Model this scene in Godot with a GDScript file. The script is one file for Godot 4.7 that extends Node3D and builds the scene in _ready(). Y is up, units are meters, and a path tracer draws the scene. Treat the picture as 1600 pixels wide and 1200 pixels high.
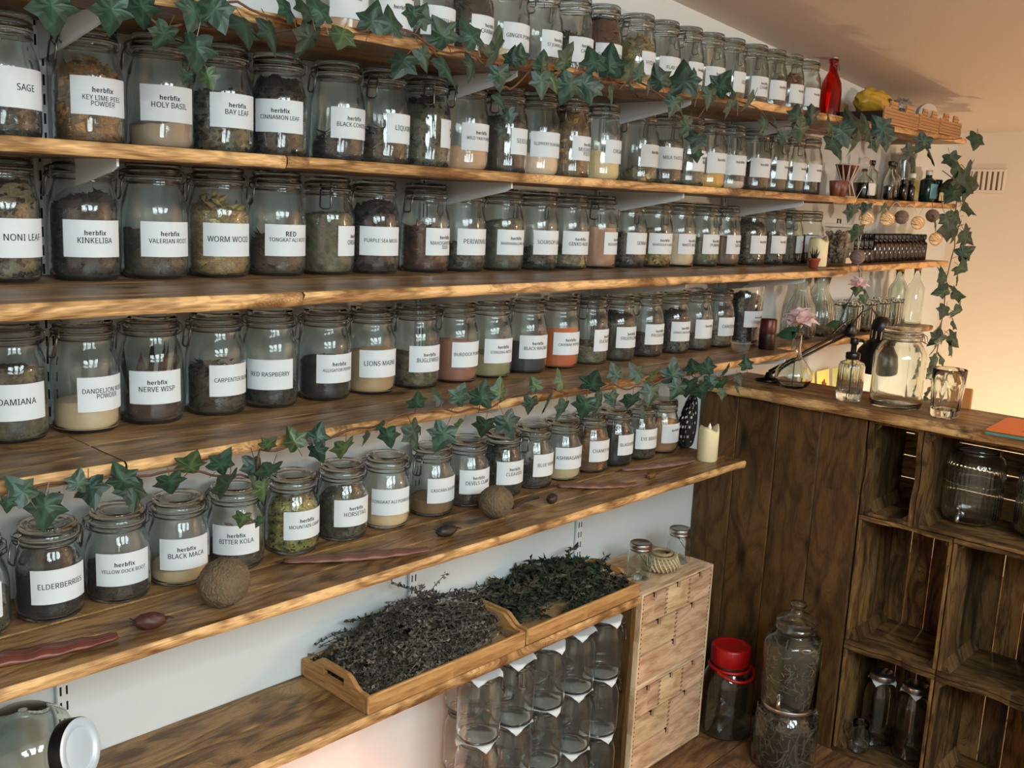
extends Node3D

var M := {}
var used := {}
var rng := RandomNumberGenerator.new()
var nz := FastNoiseLite.new()
const R := 0.0567
const FLOOR := -0.03
const ORD := ["first", "second", "third", "fourth", "fifth", "sixth", "seventh", "eighth", "ninth", "tenth", "eleventh", "twelfth", "thirteenth", "fourteenth", "fifteenth", "sixteenth", "seventeenth", "eighteenth", "nineteenth", "twentieth", "twenty-first", "twenty-second", "twenty-third"]

const JARS := {
	"A": [
		["", 1.254, -1.00, "P", "a08468", 0.25, 1],
		["", 1.375, -1.02, "F", "6f6a52", 0.20, 1],
		["KARELA BITTER MELON", 1.497, -1.07, "K", "8a7a5c", 0.25, 0],
		["CANNABIS", 1.618, -0.67, "S", "4a3a28", 0.90, 1],
		["GINGER POWDER", 1.740, -0.90, "P", "b9ab88", 0.50, 0],
		["ST JOHNS WORT", 1.861, -0.74, "F", "8c8a70", 0.15, 1],
		["CASSIA", 1.983, -0.97, "S", "3a3026", 0.55, 1],
		["GOLDEN ROOT", 2.104, -1.13, "S", "6e3f24", 0.90, 0],
		["HYDRANGEA", 2.258, -0.60, "K", "a08a62", 0.75, 0],
		["FLAX SEED", 2.379, -0.98, "F", "7a6648", 0.20, 0],
		["", 2.501, -0.75, "F", "5a5444", 0.15, 1],
		["SPRING", 2.622, -1.02, "F", "4a4a34", 0.15, 1],
		["GLOSS", 2.744, -0.66, "F", "2f2a24", 0.20, 0],
		["CHAMPI", 2.886, -0.98, "F", "544a3a", 0.22, 1],
		["", 3.007, -0.98, "F", "4a4038", 0.20, 1],
		["", 3.129, -0.87, "K", "6a4630", 0.70, 1],
		["", 3.252, -0.98, "B", "2a2622", 0.25, 1],
	],
	"B": [
		["SAGE", 0.600, -0.60, "L", "4a4234", 0.36, 0],
		["KEY LIME PEEL|POWDER", 0.737, -0.90, "K", "8a6030", 0.72, 1],
		["HOLY BASIL", 0.865, -1.08, "P", "80705a", 0.27, 1],
		["BAY LEAF", 0.987, -0.91, "L", "6e6848", 0.62, 1],
		["CINNAMON LEAF", 1.108, -1.39, "L", "44362a", 0.85, 1],
		["BLACK COHOSH", 1.251, -0.86, "S", "3a3026", 0.22, 1],
		["LIQUORICE", 1.373, -0.54, "S", "5a4430", 0.32, 0],
		["NEEM", 1.494, -0.08, "L", "5c5c44", 0.85, 1],
		["WILD YAM POWDER", 1.616, -0.87, "P", "a88a6a", 0.30, 1],
		["SEED GRASS", 1.750, -0.50, "F", "4a4032", 0.75, 0],
		["SLIPPERY ELM BARK", 1.871, -1.12, "P", "b8a48a", 0.30, 0],
		["MUSHROOM|PIECES", 1.996, -0.71, "K", "8a6a46", 0.90, 1],
		["ORGANIC", 2.129, -0.65, "P", "b8a678", 0.40, 0],
		["", 2.304, -0.81, "K", "8a7a58", 0.14, 1],
		["MILK THISTLE", 2.428, -1.21, "F", "5a4c3c", 0.70, 0],
		["MARI", 2.550, -0.60, "F", "6c6448", 0.60, 1],
		["", 2.671, -1.04, "P", "b08a34", 0.20, 1],
		["", 2.793, -1.16, "P", "a8a090", 0.10, 1],
		["", 2.950, -1.19, "K", "4a2c20", 0.42, 1],
		["", 3.072, -0.75, "F", "3c3a34", 0.50, 1],
		["", 3.201, -0.86, "F", "2c3230", 0.50, 1],
		["", 3.324, -0.93, "L", "34383a", 0.45, 1],
	],
	"C": [
		["NONI LEAF", 0.584, -0.65, "L", "766646", 0.85, 0],
		["KINKELIBA", 0.716, -1.00, "L", "38302a", 0.74, 1],
		["VALERIAN ROOT", 0.843, -0.88, "F", "54463a", 0.42, 1],
		["WORM WOOD", 0.972, -1.03, "K", "a8865a", 0.72, 0],
		["TONGKAT ALI ROOT", 1.101, -0.97, "S", "644632", 0.32, 0],
		["OREGANO", 1.225, -0.22, "F", "6a6246", 0.74, 1],
		["PURPLE SEA MOSS", 1.350, -1.20, "L", "33242a", 0.85, 0],
		["MAHOGANY BARK|SIDE", 1.503, -0.68, "K", "60301e", 0.50, 1],
		["PERIWINKLE", 1.624, -0.95, "L", "4a4834", 0.30, 0],
		["MARSHMALLOW LEAF", 1.762, -0.96, "F", "545442", 0.72, 1],
		["SOURSOP LEAF", 1.898, -0.96, "L", "36322a", 0.25, 0],
		["GINKO NUSE", 2.027, -1.09, "K", "80765a", 0.20, 1],
		["ROSEHIP POWDER", 2.159, -0.54, "P", "87654e", 0.66, 1],
		["SENNA", 2.301, -0.92, "L", "45443a", 0.50, 0],
		["MARIGOLD FLOWER", 2.433, -1.17, "W", "c09a3c", 0.62, 1],
		["WHITE WILLOW", 2.560, -0.89, "P", "a89a80", 0.60, 1],
		["PUMPKIN", 2.699, -0.91, "F", "5c6848", 0.50, 1],
		["GARLIC", 2.831, -0.80, "P", "4c3c30", 0.55, 1],
		["", 3.003, -0.96, "L", "5c563e", 0.85, 1],
		["", 3.145, -0.97, "L", "3a3a34", 0.60, 1],
		["", 3.270, -0.46, "F", "4a4638", 0.50, 1],
		["", 3.430, -1.24, "F", "3c382e", 0.60, 1],
	],
	"D": [
		["DAMIANA", 0.598, -1.08, "F", "625a44", 0.72, 0],
		["DANDELION ROOT|POWDER", 0.723, -0.64, "P", "a89878", 0.30, 0],
		["NERVE WISP", 0.846, -1.19, "R", "5c3626", 0.80, 1],
		["CARPENTER BUSH", 0.978, -0.73, "S", "584630", 0.45, 0],
		["RED RASPBERRY", 1.101, -1.46, "L", "3c2e24", 0.36, 0],
		["ALLIGATOR PEPPER", 1.237, -0.92, "B", "42282a", 0.47, 1],
		["LIONS MAINE", 1.363, -1.11, "P", "96805a", 0.58, 0],
		["BUGLEWEED", 1.496, -0.96, "F", "706648", 0.42, 1],
		["BURDOCK POWDER", 1.625, -0.89, "P", "7c5240", 0.60, 0],
		["STINGING NETTLE", 1.746, -1.02, "P", "7c7852", 0.32, 1],
		["BLACK WALNUT", 1.881, -1.11, "P", "24242a", 0.42, 1],
		["CAYENNE PEPPER", 2.014, -1.10, "P", "a04e1e", 0.62, 1],
		["EUCALYPTUS", 2.145, -0.60, "F", "7a7654", 0.30, 1],
		["FRUITFLOWER", 2.276, -0.92, "F", "46402e", 0.82, 1],
		["PASSIFLORA", 2.420, -0.94, "F", "442e26", 0.36, 1],
		["JAMAICAN DOGWOOD", 2.564, -1.01, "L", "45433a", 0.72, 1],
		["", 2.695, -0.95, "F", "5a5448", 0.25, 1],
		["CANDELARIA", 2.830, -0.92, "F", "7a6844", 0.25, 0],
	],
	"E": [
		["", 0.513, -1.25, "F", "6a5c46", 0.50, 1],
		["ELDERBERRIES", 0.638, -0.90, "B", "17171d", 0.76, 0],
		["YELLOW DOCK ROOT", 0.762, -1.13, "F", "4c3c2c", 0.45, 1],
		["BLACK MACA", 0.883, -1.13, "P", "aa9c78", 0.22, 1],
		["BITTER KOLA", 1.007, -1.41, "K", "5c402e", 0.40, 1],
		["MOUNTAIN GRAPE", 1.144, -0.91, "W", "c4b866", 0.78, 1],
		["HORSETAIL", 1.276, -0.95, "F", "56503c", 0.75, 1],
		["TONGKAT ALI POWDER", 1.403, -1.29, "P", "b4a07a", 0.42, 0],
		["CASCARA SAGRADA", 1.546, -0.89, "P", "6e5434", 0.25, 0],
		["DEVILS CLAW", 1.668, -1.09, "F", "62523e", 0.40, 1],
		["CLEAVERS", 1.797, -1.03, "L", "38322c", 0.88, 1],
		["BLUE VERVAIN", 1.919, -0.79, "S", "4a4434", 0.25, 0],
		["ASHWAGANDHA", 2.042, -1.15, "P", "a49a74", 0.32, 0],
		["CHANEY BARK", 2.170, -0.89, "K", "8a5a34", 0.72, 0],
		["BLADDERWRACK", 2.291, -0.72, "B", "1f1e20", 0.72, 0],
		["EYE BRIGHT", 2.415, -1.09, "F", "605840", 0.45, 0],
		["", 2.539, -0.92, "P", "7e5e38", 0.75, 1],
	],
}
const IVY_TOP := [
	[0.574, 1.897, 0.062], [0.649, 1.905, 0.054], [0.700, 1.920, 0.049], [0.723, 1.886, 0.045], [0.783, 1.929, 0.057], [0.817, 1.935, 0.055], [0.864, 1.919, 0.061], [0.779, 1.873, 0.054],
	[0.800, 1.838, 0.033], [0.767, 1.837, 0.021], [0.921, 1.918, 0.059], [0.988, 1.920, 0.067], [1.045, 1.937, 0.050], [0.944, 1.971, -0.046], [0.971, 1.974, -0.051], [1.001, 1.979, -0.056],
	[1.121, 1.986, -0.055], [1.160, 1.985, -0.055], [1.205, 1.997, 0.038], [1.229, 2.004, -0.044], [1.177, 1.909, 0.057], [1.251, 1.929, 0.046], [1.312, 1.913, 0.070], [1.371, 1.927, 0.055],
	[1.436, 1.917, 0.051], [1.281, 1.984, -0.062], [1.347, 1.992, -0.059], [1.432, 1.981, -0.074], [1.470, 1.965, -0.041], [1.457, 1.876, 0.038], [1.474, 1.849, 0.033], [1.465, 1.816, 0.032],
	[1.506, 1.975, -0.042], [1.561, 1.966, -0.051], [1.636, 1.985, -0.067], [1.728, 1.998, -0.060], [1.804, 2.004, -0.074], [1.859, 1.987, -0.055], [1.915, 1.995, -0.048], [2.004, 1.994, -0.062],
	[2.080, 2.004, -0.084], [2.144, 1.996, -0.069], [1.565, 1.921, 0.054], [1.607, 1.934, 0.049], [1.658, 1.923, 0.067], [1.708, 1.930, 0.065], [1.751, 1.932, 0.042], [1.817, 1.921, 0.054],
	[1.895, 1.953, 0.044], [1.948, 1.955, 0.035], [2.062, 1.932, 0.057], [2.105, 1.883, 0.051], [2.159, 1.853, 0.058], [2.179, 1.818, 0.034], [2.232, 1.967, 0.056], [2.266, 2.011, -0.068],
	[2.340, 1.987, -0.062], [2.426, 1.977, 0.060], [2.314, 1.948, 0.061], [2.523, 1.928, 0.046], [2.579, 1.944, -0.047], [2.613, 1.900, 0.043], [2.713, 1.925, 0.069], [2.683, 1.977, -0.061],
	[2.803, 1.982, -0.071], [2.912, 1.975, -0.073], [3.090, 1.998, -0.090], [3.167, 1.985, -0.088], [3.265, 1.996, -0.080], [3.248, 1.928, 0.052], [3.010, 1.941, 0.080], [2.974, 1.903, 0.083],
	[3.111, 1.917, 0.077], [3.329, 1.957, 0.082], [3.676, 1.965, 0.073], [4.227, 2.021, 0.077], [3.535, 1.919, 0.071], [3.604, 1.887, 0.062], [3.978, 1.926, 0.067], [3.776, 1.929, 0.070],
]
const IVY_LOW := [
	[1.248, 1.284, -0.042], [1.308, 1.286, -0.036], [1.372, 1.283, -0.047], [1.431, 1.278, -0.058], [1.495, 1.281, -0.050], [1.598, 1.284, -0.036], [1.688, 1.286, -0.047], [1.811, 1.266, -0.062],
	[1.903, 1.281, -0.048], [1.972, 1.278, -0.052], [2.063, 1.260, -0.047], [2.166, 1.257, -0.066], [2.243, 1.265, -0.057], [2.307, 1.263, -0.051], [2.336, 1.269, -0.044], [2.447, 1.238, -0.045],
	[2.542, 1.250, -0.043], [0.911, 1.247, -0.032], [0.961, 1.249, -0.044], [1.022, 1.246, -0.043], [1.156, 1.246, -0.025], [1.018, 1.210, 0.038], [1.073, 1.208, 0.049], [1.128, 1.221, 0.030],
	[1.188, 1.214, 0.043], [1.246, 1.212, 0.059], [1.313, 1.199, 0.061], [1.374, 1.212, 0.035], [1.435, 1.203, 0.049], [1.514, 1.196, 0.062], [1.585, 1.234, 0.043], [1.650, 1.230, 0.053],
	[1.702, 1.205, 0.057], [1.780, 1.204, 0.058], [1.842, 1.204, 0.060], [1.897, 1.211, 0.045], [1.962, 1.199, 0.055], [2.033, 1.155, 0.057], [2.056, 1.205, 0.064], [2.158, 1.208, 0.056],
	[2.236, 1.203, 0.064], [2.289, 1.190, 0.065], [2.359, 1.205, 0.044], [2.419, 1.194, 0.049], [2.406, 1.169, 0.038], [2.512, 1.173, 0.039], [2.514, 1.201, 0.039], [0.502, 1.240, -0.046],
	[0.532, 1.200, 0.055], [0.585, 1.239, -0.034], [0.602, 1.216, 0.049], [0.652, 1.231, -0.047], [0.672, 1.198, 0.056], [0.733, 1.202, 0.048], [0.770, 1.233, -0.049], [0.822, 1.231, -0.047],
	[0.824, 1.185, 0.057], [0.891, 1.197, 0.053], [0.906, 1.160, 0.047], [0.852, 1.121, 0.032], [0.890, 1.109, 0.023], [0.485, 1.218, 0.025], [0.911, 1.191, 0.051],
]
const IVY_END := [
	[4.356, 1.850, 0.140], [4.383, 1.904, 0.104], [4.240, 1.917, 0.107], [4.467, 1.849, 0.112], [4.249, 1.850, 0.101], [4.206, 1.803, 0.089], [4.414, 1.798, 0.105], [4.471, 1.754, 0.087],
	[4.255, 1.708, 0.072], [4.227, 1.659, 0.101], [4.352, 1.648, 0.103], [4.451, 1.635, 0.093], [4.543, 1.628, 0.076], [4.483, 1.572, 0.081], [4.587, 1.577, 0.038], [4.485, 1.499, 0.088],
	[4.439, 1.452, 0.062], [4.494, 1.388, 0.088], [4.264, 1.401, 0.072], [4.257, 1.466, 0.084], [4.473, 1.312, 0.081], [4.302, 1.312, 0.066], [4.455, 1.251, 0.062], [4.245, 1.196, 0.084],
	[4.506, 1.176, 0.088], [4.482, 1.131, 0.075], [4.260, 1.150, 0.060], [4.255, 1.098, 0.066], [4.244, 1.043, 0.072], [4.389, 1.104, 0.068], [4.268, 0.967, 0.067], [4.272, 0.910, 0.061],
	[4.306, 1.236, 0.061],
]
const IVY_SPRIGS := [
	[3.267, 1.701, 0.067], [3.289, 1.633, 0.067], [3.366, 1.719, 0.049], [3.478, 1.722, 0.050], [4.061, 1.682, 0.069], [4.155, 1.697, 0.070], [3.442, 1.420, 0.045], [3.347, 1.436, 0.044],
	[3.420, 1.402, 0.040],
]


func _ready() -> void:
	rng.seed = 7
	nz.seed = 3
	nz.frequency = 1.0
	nz.fractal_octaves = 3
	camera_and_light()
	materials()
	room()
	shelves()
	bench_zone()
	counter()
	all_jars()
	ivy()
	shelf_e_things()
	top_end_things()
	narrow_shelf_things()
	counter_things()
	floor_things()

func camera_and_light() -> void:
	var cam := Camera3D.new()
	cam.name = "camera"
	cam.fov = 43.2736
	cam.near = 0.05
	cam.far = 50.0
	cam.transform = Transform3D(Basis(Vector3(0.684281, 0.046645, 0.727725), Vector3(0.098490, 0.982896, -0.155610), Vector3(-0.722537, 0.178154, 0.667983)), Vector3(0, 1.665, 1.773))
	add_child(cam)
	cam.current = true
	var we := WorldEnvironment.new()
	we.name = "world_environment"
	var e := Environment.new()
	e.background_mode = Environment.BG_COLOR
	e.background_color = Color(0.05, 0.05, 0.05)
	e.tonemap_mode = Environment.TONE_MAPPER_LINEAR
	e.tonemap_exposure = 1.0
	e.sdfgi_enabled = true
	e.ssao_enabled = true
	e.ssil_enabled = true
	we.environment = e
	add_child(we)
	# the shop's ceiling lamps, behind the camera: two bars of three bulbs each
	for f in [[Vector3(0.8, 2.3, 2.95), 0.25], [Vector3(0.1, 2.36, 2.4), 0.2]]:
		lamp_bar(f[0], f[1], Color(0.88, 0.96, 1.0), 0.46)
	for r in 2:
		for k in 3:
			light_panel(Vector3(-0.35 + k * 0.92, 2.17, 2.62 + r * 0.72), Vector2(0.56, 0.44), Color(0.90, 0.975, 0.99), 1.34, "%s of the three LED panels in the %s row under the ceiling" % [["leftmost", "middle", "rightmost"][k], ["nearer", "farther"][r]])
	# warm lamps: one on the desk behind the counter (hidden by it), one on the floor under the bench, one in the far half of the room
	warm_bulb(Vector3(4.45, 0.62, 0.55), 0.05, Color(1.0, 0.87, 0.69), 0.52, "small warm globe lamp on the desk behind the counter")
	warm_bulb(Vector3(1.28, 0.06, 0.17), 0.035, Color(1.0, 0.68, 0.5), 0.13, "small warm globe lamp on the floor under the bench")
	warm_bulb(Vector3(3.9, 1.55, 2.9), 0.07, Color(1.0, 0.87, 0.74), 2.5, "warm globe lamp in the far half of the shop")

func omni(at: Vector3, col: Color, e: float, size: float, parent: Node3D) -> void:
	var l := OmniLight3D.new()
	l.name = "light"
	l.light_color = col
	l.light_energy = e
	l.light_size = size
	l.omni_range = 12.0
	l.omni_attenuation = 2.0
	l.shadow_enabled = true
	l.position = at
	parent.add_child(l, true)

func emit_mat(col: Color, k: float) -> StandardMaterial3D:
	var m := StandardMaterial3D.new()
	m.albedo_color = Color(0.9, 0.9, 0.9)
	m.emission_enabled = true
	m.emission = col
	m.emission_energy_multiplier = k
	return m

func lamp_bar(at: Vector3, half: float, col: Color, e: float) -> void:
	var t := thing("ceiling_lamp_bar", "white ceiling bar with three spot bulbs %s" % ("farther from the shelves" if at.z > 2.7 else "nearer the shelves"), "lamp", at, 0.0, "ceiling lamp bars")
	var wm := flat_mat(Color(0.85, 0.85, 0.83), 0.5)
	var top := 2.474 - 0.067 * at.x - at.y
	part("plate", rbox(Vector3(half * 2.4, 0.025, 0.06), 0.006), wm, t, Vector3(0, top - 0.03, 0))
	for i in 3:
		var x := (i - 1) * half
		var st := SurfaceTool.new()
		st.begin(Mesh.PRIMITIVE_TRIANGLES)
		tube(st, [Vector3(x, 0.03, 0), Vector3(x, top - 0.04, 0)], 0.008, 8)
		part("stem", fin(st), wm, t)
		part("lamp_cup", lathe([Vector2(0.0, 0.055), Vector2(0.02, 0.05), Vector2(0.036, 0.02), Vector2(0.04, 0.0)], 20), wm, t, Vector3(x, 0.0, 0))
		part("bulb", sphere(0.036, 16, 10), emit_mat(col, 12.0), t, Vector3(x, -0.01, 0))
		omni(Vector3(x, -0.01, 0), col, e, 0.035, t)

func light_panel(at: Vector3, size: Vector2, col: Color, e: float, label: String) -> void:
	# a flat LED panel hung under the ceiling, tilted a little towards the shelves
	var t := thing("ceiling_light", label, "lamp", at, 0.0, "LED ceiling lights")
	t.rotation.x = 0.85
	part("housing", rbox(Vector3(size.x + 0.03, 0.02, size.y + 0.03), 0.004), flat_mat(Color(0.85, 0.85, 0.83), 0.5), t, Vector3(0, 0.012, 0))
	part("diffuser", rbox(Vector3(size.x, 0.004, size.y), 0.001), emit_mat(col, 1.5), t)
	for s in [-1, 1]:
		var st := stool()
		tube(st, [Vector3(s * size.x * 0.4, 0.02, 0), Vector3(s * size.x * 0.4, 0.16, -0.19)], 0.003, 6)
		part("hanger", fin(st), flat_mat(Color(0.6, 0.6, 0.6), 0.4), t)
	var l := AreaLight3D.new()
	l.name = "light"
	l.area_size = size
	l.area_normalize_energy = true
	l.light_color = col
	l.light_energy = e
	l.area_range = 12.0
	l.shadow_enabled = true
	l.position = Vector3(0, -0.006, 0)
	l.rotation.x = -PI / 2
	t.add_child(l, true)

func warm_bulb(at: Vector3, r: float, col: Color, e: float, label: String) -> void:
	var t := thing("globe_lamp", label, "lamp", at)
	part("bulb", sphere(r, 20, 12), emit_mat(col, 4.0), t)
	part("lamp_base", lathe([Vector2(0.0, -r - 0.03), Vector2(r * 0.8, -r - 0.03), Vector2(r * 0.8, -r - 0.015), Vector2(r * 0.35, -r * 0.9), Vector2(0, -r * 0.9)], 20), flat_mat(Color(0.3, 0.25, 0.2), 0.6), t)
	var drop := at.y - r - 0.03 - FLOOR
	if drop > 0.05:
		var st := stool()
		tube(st, [Vector3(0, -r - 0.03, 0), Vector3(0, -r - 0.03 - drop + 0.012, 0)], 0.012, 10)
		lathe_to(st, [Vector2(0, -at.y + FLOOR + 0.001), Vector2(0.11, -at.y + FLOOR + 0.001), Vector2(0.11, -at.y + FLOOR + 0.014), Vector2(0.012, -at.y + FLOOR + 0.03)], 24)
		part("stand", fin(st), flat_mat(Color(0.3, 0.25, 0.2), 0.6), t)
	omni(Vector3.ZERO, col, e, r * 0.95, t)

# ------------------------------------------------------------------ helpers
func numbered(n: String) -> String:
	if not used.has(n):
		used[n] = 0
		return n
	used[n] += 1
	return "%s_%03d" % [n, used[n]]

func tag(o: Node3D, label: String, cat: String, group := "", kind := "") -> Node3D:
	o.set_meta("label", label)
	o.set_meta("category", cat)
	if group:
		o.set_meta("group", group)
	if kind:
		o.set_meta("kind", kind)
	return o

func thing(n: String, label: String, cat: String, at := Vector3.ZERO, turn := 0.0, group := "") -> Node3D:
	var o := Node3D.new()
	o.name = numbered(n)
	o.position = at
	o.rotation.y = turn
	add_child(o)
	tag(o, label, cat, group)
	return o

func part(n: String, mesh: Mesh, mat: Material, parent: Node, at := Vector3.ZERO, rot := Vector3.ZERO) -> MeshInstance3D:
	var o := MeshInstance3D.new()
	o.name = n
	o.mesh = mesh
	if mat:
		o.material_override = mat
	o.position = at
	o.rotation = rot
	parent.add_child(o, true)
	return o

func solo(n: String, label: String, cat: String, mesh: Mesh, mat: Material, at := Vector3.ZERO, rot := Vector3.ZERO, group := "") -> MeshInstance3D:
	var o := part(numbered(n), mesh, mat, self, at, rot)
	tag(o, label, cat, group)
	return o

func struct(n: String, mesh: Mesh, mat: Material, at := Vector3.ZERO, rot := Vector3.ZERO) -> MeshInstance3D:
	var o := part(n, mesh, mat, self, at, rot)
	o.set_meta("kind", "structure")
	o.set_meta("label", n.replace("_", " ") + " of the herb shop")
	return o

func stool() -> SurfaceTool:
	var st := SurfaceTool.new()
	st.begin(Mesh.PRIMITIVE_TRIANGLES)
	return st

func fin(st: SurfaceTool) -> ArrayMesh:
	st.generate_normals()
	return st.commit()

func tri(st: SurfaceTool, a: Vector3, b: Vector3, c: Vector3) -> void:
	st.add_vertex(a); st.add_vertex(b); st.add_vertex(c)

func quad(st: SurfaceTool, a: Vector3, b: Vector3, c: Vector3, d: Vector3) -> void:
	tri(st, a, b, c); tri(st, a, c, d)

# surface of revolution, profile from the bottom outside up: front faces outward
func lathe(prof: Array, seg := 32, flute := 0.0, flutes := 0, y0 := -9.0, y1 := 9.0) -> ArrayMesh:
	var st := stool()
	lathe_to(st, prof, seg, flute, flutes, y0, y1)
	return fin(st)

# a glass vessel with real walls: the outside profile, then the inside back down to the axis
func vessel(prof: Array, t := 0.003, seg := 40, flute := 0.0, flutes := 0, y0 := -9.0, y1 := 9.0, base := 0.0) -> ArrayMesh:
	var o := prof.duplicate()
	var n := prof.size()
	for i in range(n - 1, -1, -1):
		var u: Vector2 = prof[mini(i + 1, n - 1)] - prof[maxi(i - 1, 0)]
		var nn := Vector2(u.y, -u.x).normalized()
		var q: Vector2 = prof[i] - nn * t
		if i == n - 1: q = Vector2(prof[i].x - t, prof[i].y)
		if i == 0: q = Vector2(0, prof[0].y + t + base)
		elif prof[i].y < 0.02 and base > 0.0: q.y = maxf(q.y, prof[0].y + t + base)
		q.x = maxf(q.x, 0.0)
		o.append(q)
	return lathe(o, seg, flute, flutes, y0, y1)

func tight(prof: Array) -> Array:
	# support points beside sharp corners, so that shading stays crisp there
	var o := []
	var n := prof.size()
	for i in n:
		var p: Vector2 = prof[i]
		if i > 0 and i < n - 1:
			var u: Vector2 = prof[i - 1] - p
			var w: Vector2 = prof[i + 1] - p
			if absf((-u).angle_to(w)) > 0.6:
				o.append(p + u.normalized() * minf(0.0007, u.length() * 0.3))
				o.append(p + w.normalized() * minf(0.0007, w.length() * 0.3))
				continue
		o.append(p)
	return o

func lathe_to(st: SurfaceTool, prof: Array, seg := 32, flute := 0.0, flutes := 0, y0 := -9.0, y1 := 9.0, at := Vector3.ZERO) -> void:
	prof = tight(prof)
	var n := prof.size()
	for i in n - 1:
		var p: Vector2 = prof[i]
		var q: Vector2 = prof[i + 1]
		for k in seg:
			var a := TAU * k / seg
			var b := TAU * (k + 1) / seg
			var fa := 1.0
			var fb := 1.0
			var ga := 1.0
			var gb := 1.0
			if flutes > 0:
				var wa := 1.0 + flute * cos(a * flutes)
				var wb := 1.0 + flute * cos(b * flutes)
				if p.y >= y0 and p.y <= y1: fa = wa; fb = wb
				if q.y >= y0 and q.y <= y1: ga = wa; gb = wb
			var v0 := at + Vector3(p.x * fa * cos(a), p.y, p.x * fa * sin(a))
			var v1 := at + Vector3(p.x * fb * cos(b), p.y, p.x * fb * sin(b))
			var v2 := at + Vector3(q.x * gb * cos(b), q.y, q.x * gb * sin(b))
			var v3 := at + Vector3(q.x * ga * cos(a), q.y, q.x * ga * sin(a))
			if p.x > 1e-6: tri(st, v0, v1, v2)
			if q.x > 1e-6: tri(st, v0, v2, v3)

func tube(st: SurfaceTool, pts: Array, r: float, sides := 6, closed := false, r_end := -1.0) -> void:
	var n := pts.size()
	var rings := []
	var up := Vector3.UP
	for i in n:
		var d: Vector3
		if closed:
			d = pts[(i + 1) % n] - pts[(i + n - 1) % n]
		else:
			d = pts[mini(i + 1, n - 1)] - pts[maxi(i - 1, 0)]
		d = d.normalized()
		if i == 0 and absf(d.dot(up)) > 0.9: up = Vector3.RIGHT
		var s := d.cross(up).normalized()
		var u := s.cross(d).normalized()
		up = u
		var rr := r if r_end < 0 else lerpf(r, r_end, float(i) / maxi(n - 1, 1))
		var ring := []
		for k in sides:
			var a := TAU * k / sides
			ring.append(pts[i] + (s * cos(a) + u * sin(a)) * rr)
		rings.append(ring)
	for i in (n if closed else n - 1):
		var a: Array = rings[i]
		var b: Array = rings[(i + 1) % n]
		for k in sides:
			var k2 := (k + 1) % sides
			quad(st, a[k], b[k], b[k2], a[k2])
	if not closed:
		for k in range(1, sides - 1):
			tri(st, rings[0][0], rings[0][k], rings[0][k + 1])
			tri(st, rings[n - 1][0], rings[n - 1][k + 1], rings[n - 1][k])

func ring_pts(r: float, y: float, n := 40, c := Vector3.ZERO) -> Array:
	var o := []
	for i in n:
		o.append(c + Vector3(r * cos(TAU * i / n), y, r * sin(TAU * i / n)))
	return o

func sphere(r: float, seg := 20, rows := 12) -> ArrayMesh:
	var p := []
	for i in rows + 1:
		var a := PI * i / rows - PI / 2
		p.append(Vector2(maxf(0.0, r * cos(a)), r * sin(a)))
	return lathe(p, seg)

# rounded (chamfered) box with grain UVs along its longest side (metres)
func rbox(s: Vector3, c := 0.003, uvo := Vector2.ZERO) -> ArrayMesh:
	var st := stool()
	rbox_to(st, s, Transform3D.IDENTITY, c, uvo)
	return fin(st)

func rbox_to(st: SurfaceTool, s: Vector3, xf: Transform3D, c := 0.003, uvo := Vector2.ZERO) -> void:
	var h := s / 2
	c = minf(c, minf(h.x, minf(h.y, h.z)) * 0.6)
	var g := 0
	if s.y > s.x and s.y >= s.z: g = 1
	elif s.z > s.x and s.z > s.y: g = 2
	st.set_smooth_group(-1)
	var V := func(x: float, y: float, z: float, w: int) -> Vector3:
		# corner of the sign (x, y, z), pushed in by c except along axis w
		return Vector3(x * (h.x - (0.0 if w == 0 else c)), y * (h.y - (0.0 if w == 1 else c)), z * (h.z - (0.0 if w == 2 else c)))
	var put := func(q: Array, nrm: Vector3) -> void:
		if (q[1] - q[0]).cross(q[2] - q[0]).dot(nrm) > 0: q.reverse()
		var idx := [0, 1, 2, 0, 2, 3] if q.size() == 4 else [0, 1, 2]
		var ax := 0
		if absf(nrm.y) > absf(nrm.x) and absf(nrm.y) >= absf(nrm.z): ax = 1
		elif absf(nrm.z) > absf(nrm.x) and absf(nrm.z) > absf(nrm.y): ax = 2
		for k in idx:
			var v: Vector3 = q[k]
			var u: float = v[g]
			var w: float
			if ax == g: u = v[(g + 1) % 3]; w = v[(g + 2) % 3]
			else: w = v[3 - g - ax]
			st.set_uv(Vector2(u, w) + uvo)
			st.add_vertex(xf * v)
	for w in 3:
		for s1 in [-1.0, 1.0]:
			var q := []
			for ab in [[-1, -1], [1, -1], [1, 1], [-1, 1]]:
				var d := [0.0, 0.0, 0.0]
				d[w] = s1; d[(w + 1) % 3] = float(ab[0]); d[(w + 2) % 3] = float(ab[1])
				q.append(V.call(d[0], d[1], d[2], w))
			var n := Vector3.ZERO
			n[w] = s1
			put.call(q, n)
			for s2 in [-1.0, 1.0]: # edges between axis w and w+1
				var w2 := (w + 1) % 3
				var w3 := (w + 2) % 3
				var e := []
				for t in [[w, -1.0], [w, 1.0], [w2, 1.0], [w2, -1.0]]:
					var d := [0.0, 0.0, 0.0]
					d[w] = s1; d[w2] = s2; d[w3] = t[1]
					e.append(V.call(d[0], d[1], d[2], t[0]))
				var m := Vector3.ZERO
				m[w] = s1; m[w2] = s2
				put.call(e, m)
	for a in [-1.0, 1.0]:
		for b in [-1.0, 1.0]:
			for d in [-1.0, 1.0]:
				put.call([V.call(a, b, d, 0), V.call(a, b, d, 1), V.call(a, b, d, 2)], Vector3(a, b, d))
	st.set_smooth_group(0)

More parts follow.
